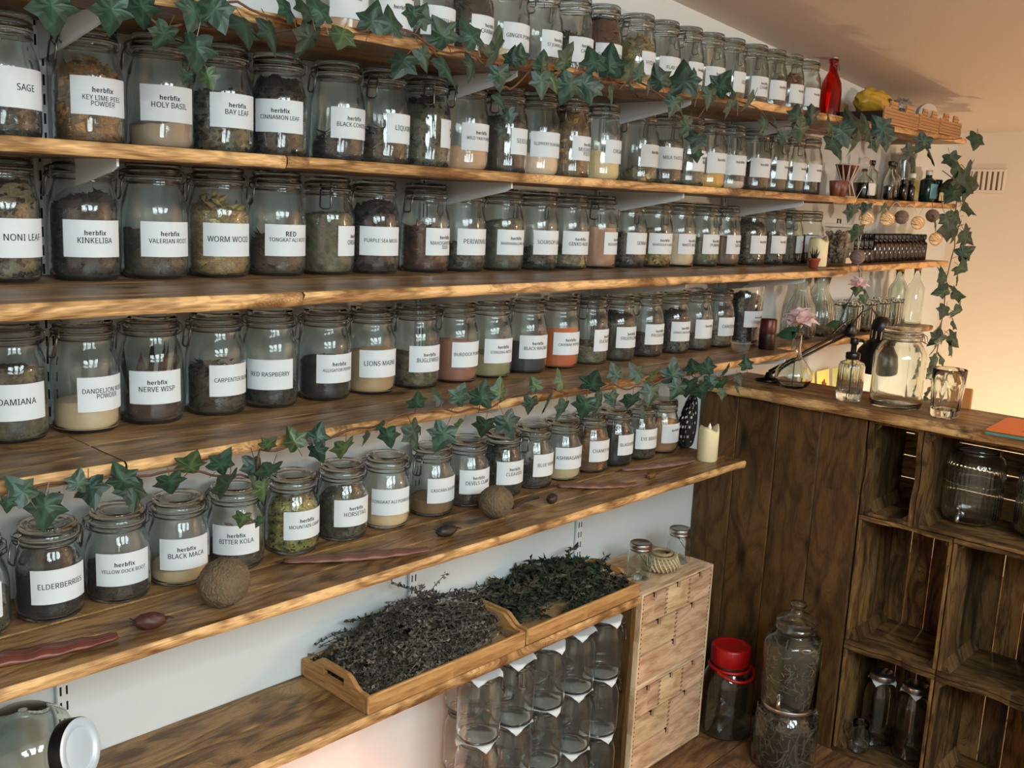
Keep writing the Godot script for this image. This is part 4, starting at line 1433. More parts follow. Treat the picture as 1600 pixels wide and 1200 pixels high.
func all_jars() -> void:
	var say := {"P": "powder", "F": "finely cut herb", "L": "crumpled leaves", "K": "chunks", "S": "shredded stems", "W": "yellow flowers", "B": "dark berries", "R": "upright bark sticks"}
	var shelf := {"A": "topmost shelf", "B": "second shelf", "C": "middle shelf", "D": "fourth shelf", "E": "lowest jar shelf"}
	var sd := 1
	for row in ["A", "B", "C", "D", "E"]:
		var list: Array = JARS[row]
		var last := ""
		var blanks := 0
		for i in list.size():
			var e: Array = list[i]
			var x: float = e[1]
			var h := 0.192
			var y := HC
			var z := 0.09
			match row:
				"A": y = ha(x) + 0.0011
				"B": y = (hb(x) if x < 3.18 else hbn(x)) + 0.0005
				"C":
					z = 0.089 - 0.0223 * (x - 1.5)
					if x > 3.14: y = hcn(x + 0.05)
				"D": y = HD; z = 0.0756; h = 0.190
				"E": y = HE; z = 0.0918 - 0.0109 * (x - 1.5); h = 0.170
			match row:
				"A": h = 0.212
				"B": h = floorf(minf(0.208, ha(x) - 0.0265 - hb(x)) / 0.004) * 0.004 + 0.0001
				"C": h = 0.204 - 0.004 * (x - 0.7)
				"D": h = 0.200 - 0.004 * (x - 0.7)
			if row != "E": h = snappedf(h, 0.004)
			z = maxf(z, 0.072)
			var name_: String = e[0]
			var plain := name_.replace("|", " ")
			var label: String
			if plain:
				label = "clip-top jar labelled %s, %s, on the %s" % [plain, say[e[3]], shelf[row]]
				last = plain
				blanks = 0
			else:
				blanks += 1
				var nx := ""
				for k in range(i + 1, list.size()):
					if list[k][0]:
						nx = list[k][0].replace("|", " ")
						break
				if last: label = "%s jar right of the %s jar on the %s, holding %s" % [ORD[blanks - 1], last, shelf[row], say[e[3]]]
				else: label = "%s visible jar from the left on the %s, holding %s" % [ORD[blanks - 1], shelf[row], say[e[3]]]
			var t := thing("clip_top_jar", label, "jar", Vector3(x, y + 0.0003, z), 0.0, "labelled herb jars on the " + shelf[row])
			var d := jar_meshes(h)
			var ac: float = e[2] + 0.9
			part("glass_body", d.body, M.jar, t)
			part("glass_lid", d.lid, M.solid, t)
			part("gasket", d.gasket, M.gasket, t)
			var spin := ac + rng.randf_range(-0.25, 0.25)
			# local +x points left of the label as seen from the room
			part("neck_wire", d.wire, M.wire, t, Vector3.ZERO, Vector3(0, spin + PI, 0))
			part("clip", d.clip, M.wire, t, Vector3.ZERO, Vector3(0, spin + PI, 0))
			var c := part("contents", contents_mesh(h, e[3], warm(hexlin(e[4], CONTENT_GAIN), e[3]), e[5], sd), M.powder if e[3] == "P" else M.herb, t)
			c.set_meta("kind", "stuff")
			var ly := 0.0705 if row != "E" else 0.0665
			if row == "A" or row == "B": ly = 0.08
			var lb := part("paper_label", d.label, M.paper, t, Vector3(0, ly, 0), Vector3(0, ac, 0))
			var lines := []
			var words := name_.split("|", false)
			var em := 0.0135
			var longest := 0
			for w in words: longest = maxi(longest, w.length())
			if longest > 10: em = 0.0135 * maxf(0.72, 10.0 / longest * 1.1)
			if e[6] == 1: em *= 0.9
			var ty := 0.001
			if e[6] == 1:
				lines.append(["herbfix", 0.0105, 0.0095, true])
				ty = -0.003
			if words.size() == 2 and e[6] == 0: ty = 0.006
			for w in words:
				lines.append([w, em, ty, false])
				ty -= em * 0.9
			if name_ == "TONGKAT ALI ROOT": lines.append(["RED", 0.013, 0.0125, true])
			part("lettering", lettering(lines), M.ink, lb)
			sd += 1
func warm(c: Color, type: String) -> Color:
	if type == "B": return Color(c.r * 0.4, c.g * 0.4, c.b * 0.42)
	return Color(c.r * 1.1, c.g * 0.96, c.b * 0.98) if type == "P" else Color(c.r * 1.03, c.g, c.b * 0.9)

const CONTENT_GAIN := 1.7

# ------------------------------------------------------------------ ivy
func ivy_leaf(v: int) -> ArrayMesh:
	# five-lobed leaf, stalk at the origin, tip towards -y, unit length
	var half := [[0.0, 0.0], [0.1, 0.07], [0.26, 0.10], [0.42, 0.06], [0.40, -0.1], [0.37, -0.2], [0.47, -0.30], [0.58, -0.40], [0.44, -0.47], [0.30, -0.54], [0.24, -0.66], [0.15, -0.82], [0.0, -1.02]]
	var out := []
	for p in half: out.append(Vector2(p[0], p[1]))
	for i in range(half.size() - 2, 0, -1): out.append(Vector2(-half[i][0], half[i][1]))
	var rg := RandomNumberGenerator.new()
	rg.seed = 300 + v
	var curl := rg.randf_range(0.25, 0.75)
	var fold := rg.randf_range(0.1, 0.45)
	var tw := rg.randf_range(-0.3, 0.3)
	var lift := func(p: Vector2) -> Vector3:
		var r := p.y + 0.35
		return Vector3(p.x, p.y, fold * absf(p.x) * -0.8 - curl * r * r * 0.35 + tw * p.x * p.y + 0.03 * sin(p.x * 13.0) * sin(p.y * 9.0))
	var base := Color(0.012, 0.036, 0.021)
	if v == 3: base = Color(0.035, 0.062, 0.022)
	if v == 1: base = Color(0.008, 0.024, 0.015)
	var vein := Color(base.r * 2.4, base.g * 2.1, base.b * 2.2)
	var V := PackedVector3Array()
	var N := PackedVector3Array()
	var K := PackedColorArray()
	var ctr := Vector2(0, -0.28)
	var n := out.size()
	var tips := [0, 3, 7, 12, 17, 21]
	for i in n:
		var a: Vector2 = out[i]
		var b: Vector2 = out[(i + 1) % n]
		var m1 := ctr.lerp(a, 0.55)
		var m2 := ctr.lerp(b, 0.55)
		var ca := vein if i in tips else base
		var cb := vein if (i + 1) % n in tips else base
		var list := [[ctr, vein], [m1, ca], [m2, cb], [m1, ca], [a, base], [b, base], [m1, ca], [b, base], [m2, cb]]
		for k in range(0, 9, 3):
			var q := [lift.call(list[k][0]), lift.call(list[k + 1][0]), lift.call(list[k + 2][0])]
			var nn: Vector3 = (q[1] - q[0]).cross(q[2] - q[0]).normalized()
			if nn.z < 0: nn = -nn
			for j in 3:
				V.append(q[j]); N.append(nn); K.append(list[k + j][1])
	# stalk
	var st := Color(0.12, 0.06, 0.035)
	for s in 3:
		var a := TAU * s / 3
		var b := TAU * (s + 1) / 3
		var r := 0.016
		var e := Vector3(0.02, 0.38, -0.12)
		var q := [Vector3(r * cos(a), 0, r * sin(a)), Vector3(r * cos(b), 0, r * sin(b)), e + Vector3(r * cos(b), 0, r * sin(b)), e + Vector3(r * cos(a), 0, r * sin(a))]
		blade(V, N, K, q[0], q[1], q[2], q[3], st)
	return raw_mesh(V, N, K)

func garland(called: String, label: String, leaves: Array, z: float, vertical: bool, turn_out := 0.0) -> void:
	var t := thing(called, label, "ivy", Vector3.ZERO)
	var rg := RandomNumberGenerator.new()
	rg.seed = label.length() * 31
	if not M.has("ivy"):
		M.ivy = []
		for v in 5: M.ivy.append(ivy_leaf(v))
	var anchor := []
	for e in leaves:
		var up: bool = e[2] < 0
		var l: float = absf(e[2])
		var v := rg.randi() % 5
		if v == 3 and l > 0.05: v = 2
		var m := part("leaf", M.ivy[v], M.leaf, t)
		var rot := rg.randf_range(-0.5, 0.5) + (PI + rg.randf_range(-0.3, 0.3) if up else 0.0)
		if vertical: rot = rg.randf_range(0.5, 2.2) * (1.0 if e[0] > 4.33 else -0.8)
		var yaw := rg.randf_range(-0.95, 0.5)
		var pitch := rg.randf_range(-0.6, 0.6)
		var b := Basis.from_euler(Vector3(pitch, yaw, rot), EULER_ORDER_YXZ).scaled(Vector3.ONE * l)
		var ctr := Vector3(e[0], e[1], z + 0.012 + rg.randf_range(0.0, 0.022))
		m.transform = Transform3D(b, ctr - b * Vector3(0, -0.45, 0))
		anchor.append(ctr - b * Vector3(0, -0.45, 0) + b * Vector3(0.02, 0.38, -0.12))
	# the vine: along the anchors, ordered
	var pts := []
	if vertical: anchor.sort_custom(func(a, b): return a.y > b.y)
	else: anchor.sort_custom(func(a, b): return a.x < b.x)
	var st := stool()
	var cur := Curve3D.new()
	var k := 0
	while k < anchor.size():
		var s := Vector3.ZERO
		var c := 0
		for j in range(k, mini(k + 3, anchor.size())):
			s += anchor[j]
			c += 1
		s /= c
		if vertical: s.x = lerpf(s.x, 4.36, 0.7)
		s.z = z + 0.006
		pts.append(s)
		k += 2
	var prev := Vector3.ZERO
	var path := []
	for i in pts.size() - 1:
		for j in 4:
			var p: Vector3 = pts[maxi(i - 1, 0)].cubic_interpolate(pts[i + 1], pts[maxi(i - 1, 0)], pts[mini(i + 2, pts.size() - 1)], 0.0) if false else pts[i].lerp(pts[i + 1], j / 4.0)
			p.y += 0.004 * sin(i * 4.0 + j)
			path.append(p)
	path.append(pts[-1])
	if called == "ivy_sprig":
		for q in anchor: tube(st, [q, q + Vector3(0.004, 0.03, -0.008), q + Vector3(0.006, 0.05, -0.012)], 0.0012, 5)
	else: tube(st, path, 0.0022, 5)
	part("vine", fin(st), M.stem, t)

func ivy() -> void:
	garland("ivy_garland", "ivy garland hung along the front edge of the topmost shelf", IVY_TOP, 0.343, false)
	garland("ivy_garland", "ivy garland hung along the front edge of the fourth shelf", IVY_LOW, 0.341, false)
	garland("ivy_strand", "ivy strand hanging down at the right end of the shelves", IVY_END, 0.268, true)
	garland("ivy_sprig", "ivy sprigs under the narrow shelf board with small bottles", IVY_SPRIGS, 0.292, false)

# ------------------------------------------------------------------ things on the lowest jar shelf
func led_candle(called: String, label: String, at: Vector3, r: float, h: float, flame: bool) -> void:
	var t := thing(called, label, "candle", at)
	var st := stool()
	var n := 40
	var rim := func(a: float) -> float: return h + 0.006 * sin(a * 2.0 + 0.6) + 0.004 * sin(a * 3.0)
	for s in n:
		var a := TAU * s / n
		var b := TAU * (s + 1) / n
		var ca := Vector3(cos(a), 0, sin(a))
		var cb := Vector3(cos(b), 0, sin(b))
		var ya: float = rim.call(a)
		var yb: float = rim.call(b)
		var u := Vector3.UP
		var w := 0.0012 * sin(a * 5.0)
		var w2 := 0.0012 * sin(b * 5.0)
		quad(st, ca * (r - 0.002), cb * (r - 0.002), cb * r + u * 0.004, ca * r + u * 0.004)
		quad(st, ca * r + u * 0.004, cb * r + u * 0.004, cb * (r + w2) + u * yb * 0.9, ca * (r + w) + u * ya * 0.9)
		quad(st, ca * (r + w) + u * ya * 0.9, cb * (r + w2) + u * yb * 0.9, cb * (r - 0.003) + u * yb, ca * (r - 0.003) + u * ya)
		quad(st, ca * (r - 0.003) + u * ya, cb * (r - 0.003) + u * yb, cb * (r - 0.008) + u * (yb - 0.006), ca * (r - 0.008) + u * (ya - 0.006))
		quad(st, ca * (r - 0.008) + u * (ya - 0.006), cb * (r - 0.008) + u * (yb - 0.006), cb * 0.006 + u * (h - 0.016), ca * 0.006 + u * (h - 0.016))
	tri(st, Vector3(0.006, h - 0.016, 0), Vector3(-0.004, h - 0.016, 0.005), Vector3(-0.004, h - 0.016, -0.005))
	part("wax_body", fin(st), M.wax, t)
	if flame:
		part("flame", lathe([Vector2(0.001, 0), Vector2(0.0055, 0.006), Vector2(0.006, 0.011), Vector2(0.0035, 0.02), Vector2(0, 0.028)], 14), flat_mat(Color(0.93, 0.92, 0.88), 0.4), t, Vector3(0, h - 0.014, 0))
	else:
		var w := stool()
		tube(w, [Vector3(0, h - 0.018, 0), Vector3(0.001, h - 0.004, 0.001)], 0.001, 5)
		part("wick", fin(w), M.black, t)

func pod(label: String, a: Vector3, b: Vector3, wid: float, col: Color) -> void:
	# a long flat seed pod with bulging seeds
	var n := 26
	var st := stool()
	var ax := (b - a)
	var l := ax.length()
	var d := ax.normalized()
	var s := d.cross(Vector3.UP).normalized()
	var rings := []
	for i in n + 1:
		var k := float(i) / n
		var w := wid * (0.15 + 0.85 * pow(sin(PI * clampf(k * 0.94 + 0.03, 0, 1)), 0.45)) * (0.93 + 0.07 * sin(k * 40.0))
		var th := 0.0085 * (0.35 + 0.65 * sin(PI * k)) * (0.8 + 0.25 * sin(k * 34.0))
		var c := a + d * l * k + s * wid * 0.5 * sin(k * 2.6) + Vector3(0, 0.007, 0)
		var ring := []
		for j in 10:
			var an := TAU * j / 10
			ring.append(c + s * w * cos(an) + Vector3(0, th * sin(an), 0))
		rings.append(ring)
	for i in n:
		for j in 10:
			quad(st, rings[i][j], rings[i][(j + 1) % 10], rings[i + 1][(j + 1) % 10], rings[i + 1][j])
	for j in range(1, 9):
		tri(st, rings[0][0], rings[0][j + 1], rings[0][j])
		tri(st, rings[n][0], rings[n][j], rings[n][j + 1])
	var t := thing("seed_pod", label, "seed pod", Vector3.ZERO, 0.0, "long seed pods")
	t.position = a
	var m := fin(st)
	var h := part("pod_husk", m, flat_mat(col, 0.4), t, -a)
	var w := stool()
	for q in [-1.0, 1.0]:
		var pts := []
		for i in n + 1:
			var r0: Array = rings[i]
			pts.append((r0[2] if q < 0 else r0[3]) + Vector3(0, 0.0004, 0))
		tube(w, pts, 0.0009, 4)
	part("pod_ridge", fin(w), flat_mat(col.darkened(0.35), 0.5), t, -a)
	var e := stool()
	tube(e, [a + Vector3(0, 0.006, 0), a - d * 0.018 + Vector3(0, 0.007, 0.003)], 0.0025, 6, false, 0.0012)
	part("pod_stalk", fin(e), flat_mat(Color(0.22, 0.14, 0.08), 0.8), t, -a)

func lump(r: Vector3, rough: float, freq: float, sd: float, seg := 36, rows := 24) -> ArrayMesh:
	var st := stool()
	var f := func(i: int, j: int) -> Vector3:
		var a := TAU * (j % seg) / seg
		var b := PI * i / rows - PI / 2
		var p := Vector3(cos(b) * cos(a), sin(b), cos(b) * sin(a))
		var k := 1.0 + rough * nz.get_noise_3d(p.x * freq + sd, p.y * freq, p.z * freq) + rough * 0.35 * nz.get_noise_3d(p.x * freq * 5.0, p.y * freq * 5.0 + sd, p.z * freq * 5.0)
		return Vector3(p.x * r.x, p.y * r.y, p.z * r.z) * k
	for i in rows:
		for j in seg:
			var a: Vector3 = f.call(i, j)
			var b: Vector3 = f.call(i, j + 1)
			var c: Vector3 = f.call(i + 1, j + 1)
			var d: Vector3 = f.call(i + 1, j)
			if i > 0: tri(st, a, b, c)
			if i < rows - 1: tri(st, a, c, d)
	return fin(st)

func big_nut(label: String, at: Vector3, r: float, tilt: float) -> void:
	var t := thing("fibrous_nut", label, "nut", at, 0.0, "fibrous brown nuts")
	var m := flat_mat(Color(0.40, 0.335, 0.24), 0.95)
	m.heightmap_enabled = true
	m.heightmap_texture = noise_tex(0.06, false, 0, 1, 5)
	m.heightmap_scale = 0.5
	m.uv1_triplanar = true
	m.uv1_scale = Vector3(14, 6, 14)
	var h := part("husk", lump(Vector3(r, r * 0.86, r * 0.9), 0.07, 2.4, at.x * 9.0), m, t, Vector3(0, r * 0.9, 0), Vector3(0, 0.4, tilt))
	var st := stool()
	var rg := RandomNumberGenerator.new()
	rg.seed = int(at.x * 1000)
	for i in 260:
		var v := Vector3(rg.randf_range(-1, 1), rg.randf_range(-1, 1), rg.randf_range(-1, 1)).normalized()
		var p := Vector3(v.x * r, v.y * r * 0.86, v.z * r * 0.9) * 0.985
		var g := v.cross(Vector3(rg.randf_range(-1, 1), rg.randf_range(-1, 1), rg.randf_range(-1, 1))).normalized()
		tube(st, [p - g * 0.007, p + v * 0.0012, p + g * 0.007], 0.0004, 3)
	part("fibres", fin(st), flat_mat(Color(0.46, 0.38, 0.27), 0.95), h)

func small_seed(label: String, at: Vector3, r: Vector3, turn: float, col: Color) -> void:
	var t := thing("dried_pod", label, "dried pod", at, turn, "small dried pods")
	part("shell", lump(r, 0.16, 3.0, at.x * 5.0, 24, 16), flat_mat(col, 0.55), t, Vector3(0, r.y * 0.92, 0))
	var st := stool()
	tube(st, [Vector3(r.x * 0.9, r.y, 0), Vector3(r.x * 1.2, r.y * 1.05, 0.003), Vector3(r.x * 1.45, r.y * 0.85, 0.004)], 0.003, 6, false, 0.001)
	part("stalk", fin(st), flat_mat(col.darkened(0.3), 0.8), t)
	for k in 3:
		st = stool()
		tube(st, [Vector3(-r.x * 0.85, r.y * 1.1, (k - 1) * 0.004), Vector3(-r.x * 1.2, r.y * (1.5 - 0.3 * k), (k - 1) * 0.007)], 0.0018, 5, false, 0.0006)
		part("bract", fin(st), flat_mat(col.darkened(0.3), 0.8), t)

func shelf_e_things() -> void:
	led_candle("led_candle", "ivory flameless candle at the right end of the lowest jar shelf", Vector3(2.555, HE + 0.0005, 0.247), 0.031, 0.105, true)
	var y := HE + 0.0005
	var red := Color(0.30, 0.15, 0.11)
	pod("long dark red seed pod at the left end of the lowest jar shelf", Vector3(0.40, y, 0.215), Vector3(0.676, y, 0.275), 0.026, Color(0.42, 0.22, 0.165))
	pod("long brown seed pod in front of the HORSETAIL jar", Vector3(1.075, y, 0.167), Vector3(1.352, y, 0.297), 0.024, Color(0.45, 0.30, 0.24))
	pod("brown seed pod in front of the ASHWAGANDHA and CHANEY jars", Vector3(1.948, y, 0.158), Vector3(2.135, y, 0.28), 0.024, Color(0.47, 0.32, 0.245))
	pod("pale mauve seed pod beside the flameless candle", Vector3(2.222, y, 0.168), Vector3(2.495, y, 0.234), 0.020, Color(0.50, 0.38, 0.33))
	big_nut("large round fibrous nut in front of the BITTER KOLA jar", Vector3(0.878, y, 0.272), 0.050, 0.2)
	big_nut("large round fibrous nut in front of the CLEAVERS jar", Vector3(1.63, y, 0.232), 0.046, -0.2)
	small_seed("small reddish dried pod in front of the ELDERBERRIES jar", Vector3(0.735, y, 0.275), Vector3(0.027, 0.014, 0.016), -0.25, Color(0.27, 0.15, 0.11))
	small_seed("small dark dried pod in front of the CASCARA jar", Vector3(1.452, y, 0.25), Vector3(0.027, 0.013, 0.016), -0.1, Color(0.16, 0.11, 0.09))
	small_seed("small pointed dried pod in front of the BLUE VERVAIN jar", Vector3(1.832, y, 0.238), Vector3(0.022, 0.013, 0.013), 0.4, Color(0.2, 0.13, 0.09))
	small_seed("small yellowish dried pod in front of the pale mauve pod", Vector3(2.235, y, 0.262), Vector3(0.022, 0.010, 0.010), 0.1, Color(0.36, 0.24, 0.12))
	var st := stool()
	tube(st, [Vector3(0, 0.006, 0), Vector3(0.05, 0.012, -0.01), Vector3(0.11, 0.009, -0.012)], 0.004, 7, false, 0.003)
	solo("dry_twig", "short dry twig lying in front of the CLEAVERS jar", "twig", fin(st), flat_mat(Color(0.2, 0.13, 0.09), 0.8), Vector3(1.71, y, 0.215))
	# a jar of spotted feathers at the end of the row
	var f := thing("feather_bundle", "black feathers with white spots standing at the end of the lowest row", "feathers", Vector3(2.69 - 0.015, HE + 0.0, 0.10))
	f.position = Vector3(2.628 + 0.012, HE + 0.0005, 0.105)
	for k in 7:
		var fm := feather(k)
		var p := part("feather", fm, M.leaf, f, Vector3(-0.012 + 0.005 * k, 0.0, 0.012 * sin(k * 2.1)), Vector3(0, -0.7 + 0.12 * k, -0.12 + 0.04 * k))
	# glass bowl at the right end of the shelf above
	solo("glass_bowl", "tiny clear glass bowl at the right end of the fourth shelf", "bowl", lathe([Vector2(0, 0.004), Vector2(0.012, 0.001), Vector2(0.022, 0.006), Vector2(0.03, 0.02), Vector2(0.032, 0.036), Vector2(0.0335, 0.038), Vector2(0.031, 0.037), Vector2(0.028, 0.022), Vector2(0.018, 0.009), Vector2(0, 0.0065)], 32), M.lens, Vector3(2.735, HD + 0.0005, 0.225))
	var cp := thing("copper_cylinder", "dark copper-coloured cylinder standing at the end of the fourth shelf", "cylinder", Vector3(2.925, HD + 0.0005, 0.215))
	part("body", lathe([Vector2(0, 0), Vector2(0.026, 0), Vector2(0.027, 0.002), Vector2(0.027, 0.052), Vector2(0.0262, 0.053)], 32), flat_mat(Color(0.13, 0.06, 0.045), 0.35, 0.3), cp)
	part("sleeve", lathe([Vector2(0.0262, 0.053), Vector2(0.027, 0.054), Vector2(0.027, 0.098), Vector2(0.025, 0.101), Vector2(0, 0.101)], 32), flat_mat(Color(0.30, 0.10, 0.06), 0.35, 0.3), cp)
	# the tall black jar that ends the fourth row
	var t := thing("tall_storage_jar", "tall jar packed with black dried leaves ending the fourth shelf's row", "jar", Vector3(2.985 - 0.008, HD + 0.0005, 0.085))
	part("glass_body", vessel([Vector2(0, 0.002), Vector2(0.055, 0.0), Vector2(0.064, 0.008), Vector2(0.066, 0.02), Vector2(0.066, 0.20), Vector2(0.062, 0.218), Vector2(0.052, 0.226), Vector2(0.052, 0.234)], 0.0022, 40), M.jar, t)
	part("lid", lathe([Vector2(0.05, 0.2345), Vector2(0.053, 0.2345), Vector2(0.053, 0.243), Vector2(0.048, 0.246), Vector2(0, 0.246)], 36), M.lid, t)
	var c := part("contents", contents_mesh(0.236, "L", Color(0.012, 0.012, 0.012), 0.8, 555), M.herb, t)
	c.set_meta("kind", "stuff")
	c.scale = Vector3(1.13, 1.0, 1.13)
	var lb := part("paper_label", jar_meshes(0.192).label, M.paper, t, Vector3(0, 0.09, 0), Vector3(0, -0.05, 0))
	lb.scale = Vector3(0.0663 / R + 0.005, 0.9, 0.0663 / R + 0.005)
	part("lettering", lettering([["herbfix", 0.0105, 0.006, true]]), M.ink, lb)

func feather(k: int) -> ArrayMesh:
	var V := PackedVector3Array()
	var N := PackedVector3Array()
	var K := PackedColorArray()
	var h := 0.185 - 0.006 * absf(k - 3)
	var nx := 8
	var ny := 42
	for i in ny:
		for j in nx:
			var f := func(a: int, b: int) -> Vector3:
				var v := float(a) / ny
				var w := 0.026 * pow(maxf(0.0, sin(PI * pow(v, 0.6))), 0.6)
				var u := -1.0 + 2.0 * b / nx
				return Vector3(u * w, v * h, 0.006 * u * u + 0.02 * v * v)
			var dot := 1.0 if (i % 4 < 2 and (j + (2 if (i / 4) % 2 else 0)) % 4 < 1 and i > 4) else 0.0
			var col := Color(0.012, 0.012, 0.014).lerp(Color(0.62, 0.6, 0.58), dot)
			blade(V, N, K, f.call(i, j), f.call(i, j + 1), f.call(i + 1, j + 1), f.call(i + 1, j), col)
	return raw_mesh(V, N, K)

# ------------------------------------------------------------------ the right end of the topmost shelf
func top_end_things() -> void:
	var y := ha(3.3) + 0.0005
	var b := thing("red_bottle", "red swing-top glass bottle at the right end of the topmost shelf", "bottle", Vector3(3.40, ha(3.40) + 0.0005, 0.12))
	part("glass_body", vessel([Vector2(0, 0.003), Vector2(0.03, 0.0), Vector2(0.037, 0.006), Vector2(0.0375, 0.02), Vector2(0.0375, 0.12), Vector2(0.034, 0.145), Vector2(0.023, 0.17), Vector2(0.0155, 0.185), Vector2(0.0145, 0.215), Vector2(0.0175, 0.217), Vector2(0.0175, 0.227), Vector2(0.012, 0.23)], 0.0025, 42, 0.02, 14, 0.01, 0.13), M.redglass, b)
	part("stopper", lathe([Vector2(0.0115, 0.2305), Vector2(0.0135, 0.231), Vector2(0.0145, 0.238), Vector2(0.011, 0.246), Vector2(0, 0.248)], 24), flat_mat(Color(0.8, 0.78, 0.74), 0.4), b)
	var st := stool()
	for s in [-1, 1]:
		tube(st, [Vector3(0.0155 * s, 0.238, 0.002), Vector3(0.019 * s, 0.225, 0.006), Vector3(0.018 * s, 0.20, 0.014), Vector3(0.008 * s, 0.19, 0.02)], 0.0011, 5)
	part("swing_wire", fin(st), M.wire, b)
	var bag := thing("yellow_bag", "crumpled yellow packet in the wicker tray on the topmost shelf", "packet", Vector3(3.585, ha(3.585) + 0.01, 0.205))
	part("packet_body", lump(Vector3(0.125, 0.055, 0.055), 0.16, 2.2, 4.0), flat_mat(Color(0.72, 0.58, 0.20), 0.35), bag, Vector3(0, 0.072, 0), Vector3(0, 0, -0.08))
	part("packet_label", rbox(Vector3(0.026, 0.02, 0.002), 0.0005), M.black, bag, Vector3(0.01, 0.085, 0.0545), Vector3(-0.1, 0, 0))
	part("packet_label", rbox(Vector3(0.055, 0.016, 0.002), 0.0005), flat_mat(Color(0.75, 0.72, 0.6), 0.6), bag, Vector3(0.03, 0.062, 0.0575), Vector3(0.1, 0.1, 0))
	var pl := glass_mat(Color(0.6, 0.6, 0.62), 0.3)
	for k in 2:
		var g := thing("plastic_bag", ["crumpled clear plastic bag of dark herbs between yellow packet and round tin", "crumpled clear plastic bag right of the round tin"][k], "bag", Vector3([3.85, 4.118][k], ha([3.85, 4.118][k]) + 0.012, [0.20, 0.20][k]), 0.0, "crumpled plastic bags")
		part("herbs", lump(Vector3(0.05, 0.03, 0.032), 0.35, 4.0, 1.0 + k), flat_mat(Color(0.10, 0.10, 0.10), 0.8), g, Vector3(0, 0.056, 0))
		g.scale = Vector3.ONE * [0.95, 0.75][k]
		part("plastic", lump(Vector3(0.066, 0.05, 0.042), 0.45, 3.2, 8.0 + k), pl, g, Vector3(0, 0.072, 0))
	var tin := thing("round_tin", "small round tin with a white and red lid standing on edge", "tin", Vector3(4.008, ha(4.0) + 0.034, 0.235), -0.75)
	part("tin_body", lathe([Vector2(0, -0.016), Vector2(0.037, -0.016), Vector2(0.038, -0.014), Vector2(0.038, 0.014), Vector2(0.037, 0.016), Vector2(0, 0.016)], 32), flat_mat(Color(0.78, 0.74, 0.66), 0.4), tin, Vector3(0, 0.052, 0), Vector3(PI / 2, 0, 0))
	var sw := PackedVector2Array()
	for i in 13: sw.append(Vector2(0.024 * cos(-0.9 + 1.9 * i / 12.0), 0.028 * sin(-0.9 + 1.9 * i / 12.0)))
	for i in 13: sw.append(Vector2(0.010 + 0.006 * cos(1.0 - 1.9 * i / 12.0), 0.02 * sin(1.0 - 1.9 * i / 12.0)))
	part("red_print", slab(sw, 0.001), flat_mat(Color(0.72, 0.2, 0.2), 0.5), tin, Vector3(-0.002, 0.05, 0.0168), Vector3(0, 0, -0.5))
	# notched wicker trays
	var xs := [[3.43, 3.745], [3.75, 3.955], [3.96, 4.195]]
	for k in 3:
		wicker(xs[k][0], xs[k][1], "notched wicker tray on the topmost shelf, %s from the red bottle" % ORD[k])

func wicker(x0: float, x1: float, label: String) -> void:
	var y := ha((x0 + x1) / 2) + 0.0042
	var w := x1 - x0 - 0.004
	var t := thing("wicker_tray", label, "basket", Vector3((x0 + x1) / 2, y, 0.215), 0.0, "notched wicker trays")
	var m := flat_mat(Color(0.68, 0.51, 0.33), 0.8)
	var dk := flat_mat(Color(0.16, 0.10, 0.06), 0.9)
	part("base", rbox(Vector3(w, 0.008, 0.19), 0.002), m, t, Vector3(0, 0.004, 0))
	for s in [-1, 1]:
		var hh := 0.078
		var o := PackedVector2Array([Vector2(-w / 2, 0), Vector2(w / 2, 0), Vector2(w / 2, hh * 0.72), Vector2(w * 0.33, hh * 0.72), Vector2(w * 0.31, hh), Vector2(w * 0.12, hh), Vector2(w * 0.10, hh * 0.66), Vector2(-w * 0.12, hh * 0.66), Vector2(-w * 0.14, hh), Vector2(-w * 0.34, hh), Vector2(-w * 0.36, hh * 0.72), Vector2(-w / 2, hh * 0.72)])
		var sl := part("woven_side", slab(o, 0.006), m, t, Vector3(0, 0.001, s * 0.094))
		# the weave: dark gaps between straw strands
		var st := stool()
		for r in 6:
			for q in int(w / 0.012):
				var px := -w / 2 + 0.008 + q * 0.012 + (0.006 if r % 2 else 0.0)
				var py := 0.008 + r * 0.0115
				if py > hh * 0.60 and (absf(px) < w * 0.11 or absf(px) > w * 0.35): continue
				rbox_to(st, Vector3(0.0065, 0.0026, 0.0012), Transform3D(Basis.IDENTITY, Vector3(px, py, s * 0.0032)), 0.0003)
		part("weave_gaps", fin(st), dk, sl)
		var rp := stool()
		for r in 6:
			tube(rp, [Vector3(-w / 2, 0.0135 + r * 0.0115, s * 0.0036), Vector3(w / 2, 0.0135 + r * 0.0115, s * 0.0036)] if r < 4 else [Vector3(-w * 0.34, 0.0135 + r * 0.0115, s * 0.0036), Vector3(-w * 0.14, 0.0135 + r * 0.0115, s * 0.0036)], 0.0016, 5)
		part("strands", fin(rp), m, sl)
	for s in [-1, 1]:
		part("end_side", rbox(Vector3(0.006, 0.04, 0.18), 0.002), dk if s < 0 else m, t, Vector3(s * (w / 2 - 0.003), 0.022, 0))

